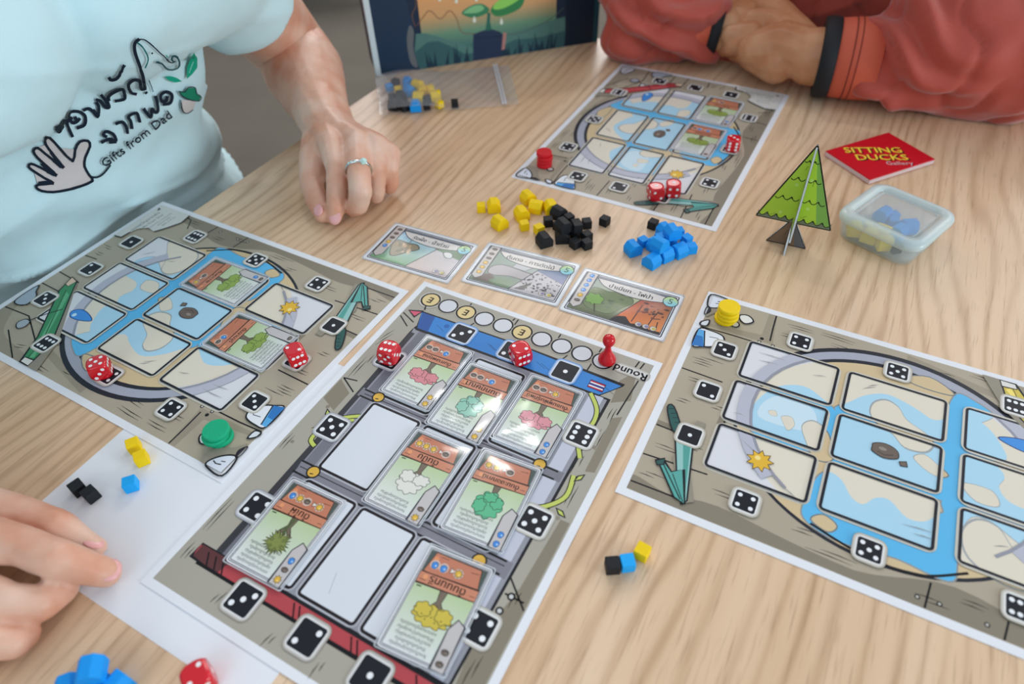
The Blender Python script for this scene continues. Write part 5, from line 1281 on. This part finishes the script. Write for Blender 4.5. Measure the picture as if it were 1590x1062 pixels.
tee += [[(S1 + V(0, 0, .002), .064), (S1.lerp(E1, .2), .061), (slv, .060)], [(S2 + V(0, 0, .004), .070), (S2.lerp(E2, .35), .068), (S2.lerp(E2, .56), .066)], [(P1(-.0, -.02, .20), .075), (S1, .070)], [(P1(-.1, -.02, .20), .075), (S2, .070)]]
tm = fuse(cone_cloud(tee), .0045, 8)
def wr(q):
    w = q + org1; s = (w - E0).dot(DIR); z = w.z
    f = .0060 * math.sin(10 * s + 64 * z + 4 * noise.noise(w * 6)) * (.35 + .9 * max(0, min(1, (.10 - z) / .2)))
    k = noise.noise(Vector((w.x * 7, w.y * 7, w.z * 20)))
    return f + .005 * noise.noise(w * 9) + .0016 * noise.noise(w * 30) + (.0045 if z < .02 else .0015) * (1 - min(1, abs(k) * 5)) ** 2
displace(tm, wr)
# cut the sleeve end flat so that it finishes in a clean hem
def cut(me, co, no):
    bm = bmesh.new(); bm.from_mesh(me)
    bmesh.ops.bisect_plane(bm, geom=bm.verts[:] + bm.edges[:] + bm.faces[:], plane_co=co, plane_no=no, clear_outer=True); bm.to_mesh(me); bm.free()
def cut_near(me, co, no, rad):
    bm = bmesh.new(); bm.from_mesh(me)
    fs = [f for f in bm.faces if (f.calc_center_median() - co).length < rad]
    g = list({v for f in fs for v in f.verts}) + list({e for f in fs for e in f.edges}) + fs
    bmesh.ops.bisect_plane(bm, geom=g, plane_co=co, plane_no=no, clear_outer=True)
    for _ in range(2):
        isl_ = [v for v in bm.verts if not v.link_faces]
        if isl_: bmesh.ops.delete(bm, geom=isl_, context='VERTS')
    bm.to_mesh(me); bm.free()
    for p in me.polygons: p.use_smooth = True
cut_near(tm, slv + (E1 - S1).normalized() * .012, (E1 - S1).normalized(), .095)
cut_near(tm, S2.lerp(E2, .60), (E2 - S2).normalized(), .095)
tee_o = link('tshirt', tm, p1, M_TEE, True)
so = tee_o.modifiers.new('s', 'SOLIDIFY'); so.thickness = .0022; so.offset = 1
# trousers
leg = []
for s in (-.16, .06):
    leg += [[(P1(s, -.28, -.29), .095), (P1(s + .0, .22, -.25), .070)], [(P1(s, .22, -.25), .068), (P1(s, .20, -.66), .050)]]
leg += [[(P1(-.15, -.28, -.27), .10), (P1(.05, -.28, -.27), .10)], [(P1(-.13, -.27, -.20), .09), (P1(.03, -.27, -.20), .09)]]
lm = fuse(cone_cloud(leg), .008, 6); displace(lm, lambda q: .006 * noise.noise(q * 14) + .004 * math.sin(q.x * 60 + 9 * noise.noise(q * 6)))
link('trousers', lm, p1, M_TROUS, True)
sh = [[(P1(s, .16, -.715), .032), (P1(s, .30, -.722), .026)] for s in (-.16, .06)]
link('shoes', fuse(cone_cloud(sh), .005, 3), p1, mat('dark_shoe', (40, 42, 48), .6), True)

# shirt print, laid on the cloth
bvh = BVHTree.FromObject(tee_o, bpy.context.evaluated_depsgraph_get())
def cloth(px, py, off):
    d = ray(px, py); o_ = CAM_P - org1
    hit, n, i, dist = bvh.ray_cast(o_, d)
    if hit is None: return None
    if n.dot(d) > 0: n = -n
    return hit + n * off - d * .0006
class Print3:
    def __init__(s): s.v = []; s.f = []; s.c = []; s.o = .0005
    def quad(s, pts, col):
        q = [cloth(x, y, s.o) for x, y in pts]
        if any(p is None for p in q): return
        k = len(s.v); s.v += q; s.f.append(tuple(range(k, k + len(q)))); s.c.append(col)
    def stroke(s, pts, w, col=(22, 36, 52), closed=False, n=4):
        s.o += .00005
        P = smooth_loop(pts, n, closed); P = P + [P[0]] if closed else P
        for a, b in zip(P, P[1:]):
            dx, dy = b[0] - a[0], b[1] - a[1]; l = math.hypot(dx, dy) or 1; ex, ey = dx / l * w * .22, dy / l * w * .22; nx, ny = -dy / l * w / 2, dx / l * w / 2
            s.quad([(a[0] - ex + nx, a[1] - ey + ny), (a[0] - ex - nx, a[1] - ey - ny), (b[0] + ex - nx, b[1] + ey - ny), (b[0] + ex + nx, b[1] + ey + ny)], col)
    def fill(s, pts, col):
        s.o += .00005; P = list(pts); cx, cy = sum(p[0] for p in P) / len(P), sum(p[1] for p in P) / len(P)
        bm = bmesh.new(); vs_ = [bm.verts.new((x, y, 0)) for x, y in P]; f = bm.faces.new(vs_); bmesh.ops.triangulate(bm, faces=[f]); bmesh.ops.subdivide_edges(bm, edges=bm.edges[:], cuts=2, use_grid_fill=True)
        bmesh.ops.triangulate(bm, faces=bm.faces[:])
        for f in bm.faces: s.quad([(v.co.x, v.co.y) for v in f.verts], col)
        bm.free()
    def text(s, t, x, y, size, rot, col=(22, 36, 52), sx=1.0, shear=0):
        s.o += .00005; Vv, Ff = glyphs(t); c, sn = math.cos(rot), math.sin(rot)
        for f in Ff: s.quad([(x + Vv[i].x * size * sx * c + (Vv[i].y * size) * (sn + shear * c), y + Vv[i].x * size * sx * sn - Vv[i].y * size * (c - shear * sn)) for i in f], col)
    def build(s, name, parent):
        me = bpy.data.meshes.new(name); me.from_pydata(s.v, [], s.f); a_ = me.color_attributes.new('Col', 'FLOAT_COLOR', 'CORNER'); buf = []
        for f, c in zip(s.f, s.c): buf += [*lin(c), 1] * len(f)
        a_.data.foreach_set('color', buf); return link(name, me, parent, M_INK_M)
def Z(l): return [(20 + x / 4.084, 50 + y / 4.084) for x, y in l]      # points read from an enlarged view of the print
K = (20, 34, 50); PK = (206, 200, 200); GN = (22, 160, 130)
pr = Print3()
HAND = Z([(500, 940), (420, 975), (330, 1000), (250, 1012), (180, 1005), (145, 985), (155, 965), (250, 955), (200, 925), (130, 880), (95, 850), (110, 830), (160, 850), (270, 905), (215, 850), (150, 790), (125, 750), (150, 728), (200, 765), (315, 855), (250, 770), (205, 710), (200, 670), (230, 665), (290, 730), (375, 815), (390, 740), (420, 690), (470, 685), (485, 720), (455, 790), (450, 850), (480, 905)])
pr.fill(HAND, PK); pr.o += .0004
pr.stroke(HAND, 4.0, K, n=2, closed=True)
for l in ([(315, 855), (270, 800), (240, 760)], [(270, 905), (220, 870), (180, 830)], [(250, 955), (200, 950), (160, 955)], [(300, 850), (255, 810)], [(255, 900), (215, 880)]): pr.stroke(Z(l), 5.2, K)
pr.stroke(Z([(490, 915), (530, 915), (570, 890), (610, 840)]), 2.8, K)
W = 5.0
for l in ([(265, 605), (285, 625), (300, 600), (310, 570), (325, 555), (345, 600), (370, 655)], [(265, 600), (290, 590), (310, 600)], [(340, 560), (365, 540)],
          [(400, 600), (445, 580), (450, 530), (410, 500), (360, 500), (345, 530), (370, 570), (400, 560), (415, 545)], [(385, 535), (400, 560)],
          [(440, 490), (470, 480), (500, 500), (530, 530), (535, 470), (520, 440)], [(500, 490), (530, 530)],
          [(520, 420), (545, 430), (575, 470), (600, 470), (590, 430), (600, 395)], [(555, 385), (575, 420), (595, 470)],
          [(600, 425), (600, 395), (640, 365), (690, 350), (700, 400), (690, 420), (640, 430)],
          [(605, 275), (620, 290), (660, 275), (700, 200)],
          [(770, 385), (740, 370), (725, 320), (760, 290), (795, 300), (805, 350), (830, 350)], [(830, 375), (835, 380)],
          [(825, 345), (815, 270), (790, 190), (765, 110), (765, 60), (790, 35)]): pr.stroke(Z(l), W, K)
pr.stroke(Z([(790, 35), (830, 40), (880, 80), (930, 130), (975, 170), (1000, 180), (1020, 170)]), 1.8, K)
pr.stroke(Z([(780, 55), (810, 80), (840, 130), (845, 170), (830, 210)]), 2.2, (30, 110, 110))
pr.stroke(Z([(895, 178), (930, 185), (960, 215), (1000, 228), (1035, 215), (1045, 180), (1030, 145), (1005, 140), (995, 155), (1010, 175)]), 2.6, (26, 80, 90))
pr.stroke(Z([(868, 118), (872, 122)]), 2.6, K); pr.stroke(Z([(850, 290), (862, 330), (875, 370)]), 1.5, (60, 90, 110)); pr.stroke(Z([(955, 135), (965, 150)]), 1.6, GN)
for l in ([(550, 690), (600, 670), (640, 680), (625, 640), (580, 620), (560, 640), (580, 655)], [(600, 690), (640, 685)], [(640, 570), (680, 560), (705, 590), (715, 630)],
          [(740, 600), (735, 560), (720, 525), (770, 505), (790, 560)], [(815, 480), (830, 500), (860, 530), (865, 480), (885, 500), (905, 490), (900, 440), (890, 400)],
          [(940, 450), (985, 440), (995, 390), (960, 370), (925, 390), (930, 430), (960, 425)], [(965, 400), (960, 425)]): pr.stroke(Z(l), W, K)
for _d in (-.35, .35): pr.text('Gifts from Dad', Z([(770, 670)])[0][0] + _d, Z([(770, 670)])[0][1] + _d, 18.5, math.radians(-37), (20, 34, 50), sx=1.18)
pr.fill(Z([(1085, 290), (1088, 210), (1110, 150), (1135, 110), (1150, 160), (1150, 220), (1120, 260)]), GN); pr.stroke(Z([(1100, 250), (1125, 180)]), .9, (150, 220, 210))
pr.fill(Z([(945, 268), (985, 268), (1020, 280), (1055, 305), (1010, 310), (970, 295)]), GN)
pr.fill(Z([(1050, 420), (1140, 425), (1130, 470), (1100, 502), (1070, 495), (1055, 465)]), PK); pr.stroke(Z([(1050, 440), (1060, 490), (1090, 503), (1125, 480)]), 1.4, K)
pr.o += .0002; pr.fill(Z([(1032, 365), (1070, 370), (1095, 345), (1135, 345), (1145, 380), (1172, 400), (1160, 425), (1110, 420), (1060, 400)]), (26, 130, 100)); pr.stroke(Z([(1032, 365), (1070, 370), (1095, 340), (1135, 345), (1145, 380), (1172, 400), (1160, 425), (1110, 420), (1060, 400), (1036, 372)]), 1.4, K)
pr.build('shirt_print', tee_o)

# ---- person in the terracotta jacket -------------------------------------------
M_JK = mat('terracotta_jacket_cloth', (178, 74, 60), .55, .35, bump=.15, bscale=700, sheen=.3)
M_CUF = mat('terracotta_cuff', (206, 96, 72), .6, .3, bump=.2, bscale=1200); M_BAND = mat('black_elastic_band', (22, 24, 30), .7)
F0 = Vector((-.024, 1.033, 0)); MD = Vector((.866, -.5, 0)); OD = Vector((.5, .866, 0))
p2 = empty('person', tuple(F0 + MD * .43 + OD * .17 + V(0, 0, -.3)), 0, 'person in a terracotta jacket with forearms resting on the far table edge', 'person'); org2 = Vector(p2.location)
def B(t, o, z): return F0 + MD * t + OD * o + V(0, 0, z) - org2
def A2p(px, py, z): return at(px, py, z) - org2
WL = A2p(1262, 88, .044); EL = A2p(1600, 105, .055); SL = B(.64, .12, .21)
WR = A2p(1124, 48, .040); ER = A2p(1004, 26, .050); SR = B(.22, .13, .21)
hand2 = [[(EL, .042), (EL.lerp(WL, .6), .034), (WL, (.029, .029, .031))],
         [(WL, .029), (A2p(1215, 72, .046), .028), (A2p(1170, 78, .040), .020)],
         [(WL, .026), (A2p(1200, 40, .052), .020), (A2p(1164, 34, .054), .0150)],
         [(A2p(1215, 72, .046), .026), (A2p(1205, 102, .030), .021), (A2p(1166, 88, .030), .0150)],
         [(A2p(1164, 34, .054), .0140), (A2p(1135, 20, .056), .0105), (A2p(1112, 18, .046), .0095)],
         [(A2p(1166, 52, .048), .0145), (A2p(1132, 52, .046), .0112), (A2p(1112, 58, .034), .0100)],
         [(A2p(1166, 70, .040), .0140), (A2p(1138, 72, .034), .0110), (A2p(1122, 76, .022), .0095)],
         [(A2p(1168, 88, .030), .0130), (A2p(1146, 84, .020), .0100), (A2p(1134, 80, .014), .0085)],
         [(WL, .024), (A2p(1200, 14, .060), .018), (A2p(1160, -6, .064), .0115), (A2p(1130, -6, .062), .0095)]]
hand2r = [[(ER, .040), (WR, .028)], [(WR, .026), (A2p(1165, 24, .046), .022), (A2p(1185, 6, .046), .017)],
          [(A2p(1160, 10, .042), .013), (A2p(1195, 2, .040), .0105), (A2p(1215, -6, .032), .0095)], [(A2p(1150, 22, .036), .013), (A2p(1180, 18, .030), .0100), (A2p(1195, 12, .022), .0090)],
          [(A2p(1150, -6, .050), .013), (A2p(1185, -16, .048), .0105), (A2p(1205, -22, .040), .0095)], [(A2p(1146, -14, .054), .012), (A2p(1175, -30, .052), .0095), (A2p(1192, -36, .044), .0085)],
          [(WR + V(0, 0, .01), .018), (A2p(1128, 0, .064), .014), (A2p(1150, -18, .070), .0105)]]
h2 = fuse(cone_cloud(hand2), .0018, 4); displace(h2, veins); h2r = fuse(cone_cloud(hand2r), .0020, 4)
hc2 = B(.43, .08, .42); fc2 = -OD
lo = [[(EL, .042), (SL, .05)], [(ER, .040), (SR, .05)], [(SL, .05), (B(.43, .14, .22), .06), (SR, .05)], [(B(.43, .13, .22), .054), (B(.43, .10, .36), .048)], [(B(.43, .15, .16), .09), (B(.43, .22, -.2), .09)]] + head_chains(hc2, fc2)
link('body', join_meshes('body', [h2, h2r, fuse(cone_cloud(lo), .006, 4)]), p2, SK2, True)
add_face(p2, hc2, fc2, 'dark', True)
def slice2(t, o, z, a, b): return [(B(t - a, o, z), b), (B(t + a, o, z), b)]
jk = []
prof = [(.43, .22, -.24, .10, .125), (.43, .21, -.10, .09, .12), (.43, .19, .02, .085, .115), (.43, .165, .11, .10, .105), (.43, .14, .18, .105, .088), (.43, .135, .225, .08, .065)]
for a, b in zip(prof, prof[1:]):
    qa, qb = slice2(*a), slice2(*b)
    for f in (0, .33, .66, 1): jk.append([(qa[0][0].lerp(qa[1][0], f), qa[0][1]), (qb[0][0].lerp(qb[1][0], f), qb[0][1])])
jk += [[(SL, .072), (SL.lerp(EL, .55) + V(.01, 0, 0), .072), (EL + V(0, .01, .012), .066)], [(SR, .072), (SR.lerp(ER, .6), .070), (ER + V(0, .0, .0), .052)], [(B(.52, .14, .19), .08), (SL, .072)], [(B(.34, .14, .19), .08), (SR, .072)]]
# puffed forearm sleeves gathered into the cuffs
cl0 = EL.lerp(WL, .72); jk += [[(EL + V(0, .01, .010), .064), (EL.lerp(WL, .25) + V(0, .008, .012), .063), (EL.lerp(WL, .52) + V(0, .004, .012), .055), (EL.lerp(WL, .68), .043)]]
jk += [[(ER + V(0, .005, .004), .053), (ER.lerp(WR, .35) + V(-.004, 0, .010), .054), (ER.lerp(WR, .62), .040)]]
jm = fuse(cone_cloud(jk), .004, 6)
def wj(q):
    w = q + org2; ax_ = (WL - EL).normalized(); t = (q - EL).dot(ax_); g = 0
    dl = (q - (EL + ax_ * t)).length
    if dl < .09 and t > 0:
        ang = math.atan2((q - EL).cross(ax_).z, (q - EL).z + .001)
        g = .0055 * math.sin(w.z * 150 + w.x * 40 + 5 * noise.noise(w * 12)) * min(1, max(0, (t - .03) / .10))
    k = noise.noise(w * 9 + Vector((5, 2, 7))); k2 = noise.noise(w * 17)
    fold = .006 * (1 - min(1, abs(k) * 5)) ** 2 - .004 * (1 - min(1, abs(k2) * 6)) ** 2
    return g * 1.3 + fold + .010 * noise.noise(w * 8 + Vector((3, 1, 2))) + .003 * noise.noise(w * 30)
displace(jm, wj)
# keep the cloth on or above the table top where it lies on it
for v in jm.vertices:
    w = v.co + org2
    if (w - F0).dot(OD) < .0 and -.08 < w.z < .0015: v.co.z = .0015 - org2.z
jo = link('jacket', jm, p2, M_JK, True)
def band(name, a, b, r0, r1, m, parent, flare=0, wob=0):
    d = (b - a).normalized(); q = d.to_track_quat('Z', 'Y').to_matrix(); L = (b - a).length; bm = bmesh.new(); R = []
    for t, k in ((0, -.003), (.02, 0), (.5, .001), (.98, 0), (1, -.003)):
        rr_ = r0 + (r1 - r0) * t + k
        R.append([bm.verts.new(a + q @ Vector(((rr_ + wob * math.sin(9 * i / 40 * 2 * PI)) * math.cos(2 * PI * i / 40), (rr_ + wob * math.sin(9 * i / 40 * 2 * PI)) * math.sin(2 * PI * i / 40), L * t))) for i in range(40)])
    for x, y in zip(R, R[1:]):
        for i in range(40): bm.faces.new((x[i], x[(i + 1) % 40], y[(i + 1) % 40], y[i]))
    bm.faces.new(R[0][::-1]); bm.faces.new(R[-1])
    return bm_obj(name, bm, m, parent, True)
axl = (EL - WL).normalized()
c0 = WL + axl * .006
cf = band('cuff', c0 + axl * .014, c0 + axl * .060, .0405, .0425, M_CUF, jo); band('elastic_band', c0, c0 + axl * .0165, .0415, .0418, M_BAND, jo)
for k in (.030, .036): band('stitching', c0 + axl * (k), c0 + axl * (k + .0012), .0425, .0425, mat('dark_thread', (120, 44, 34), .8), cf)
axr = (ER - WR).normalized(); c1 = WR + axr * .004
band('cuff', c1 + axr * .012, c1 + axr * .052, .033, .040, M_CUF, jo); band('elastic_band', c1, c1 + axr * .014, .033, .033, M_BAND, jo)
sk = [[(B(.33, .22, -.28), .11), (B(.33, -.16, -.26), .075)], [(B(.53, .22, -.28), .11), (B(.53, -.16, -.26), .075)], [(B(.33, -.16, -.27), .070), (B(.33, -.12, -.66), .05)], [(B(.53, -.16, -.27), .070), (B(.53, -.12, -.66), .05)], [(B(.34, .24, -.26), .12), (B(.52, .24, -.26), .12)]]
link('trousers', fuse(cone_cloud(sk), .008, 5), p2, mat('black_trousers', (34, 34, 38), .85), True)
link('shoes', fuse(cone_cloud([[(B(t, -.06, -.715), .032), (B(t, -.20, -.722), .026)] for t in (.33, .53)]), .005, 3), p2, mat('dark_shoe'), True)
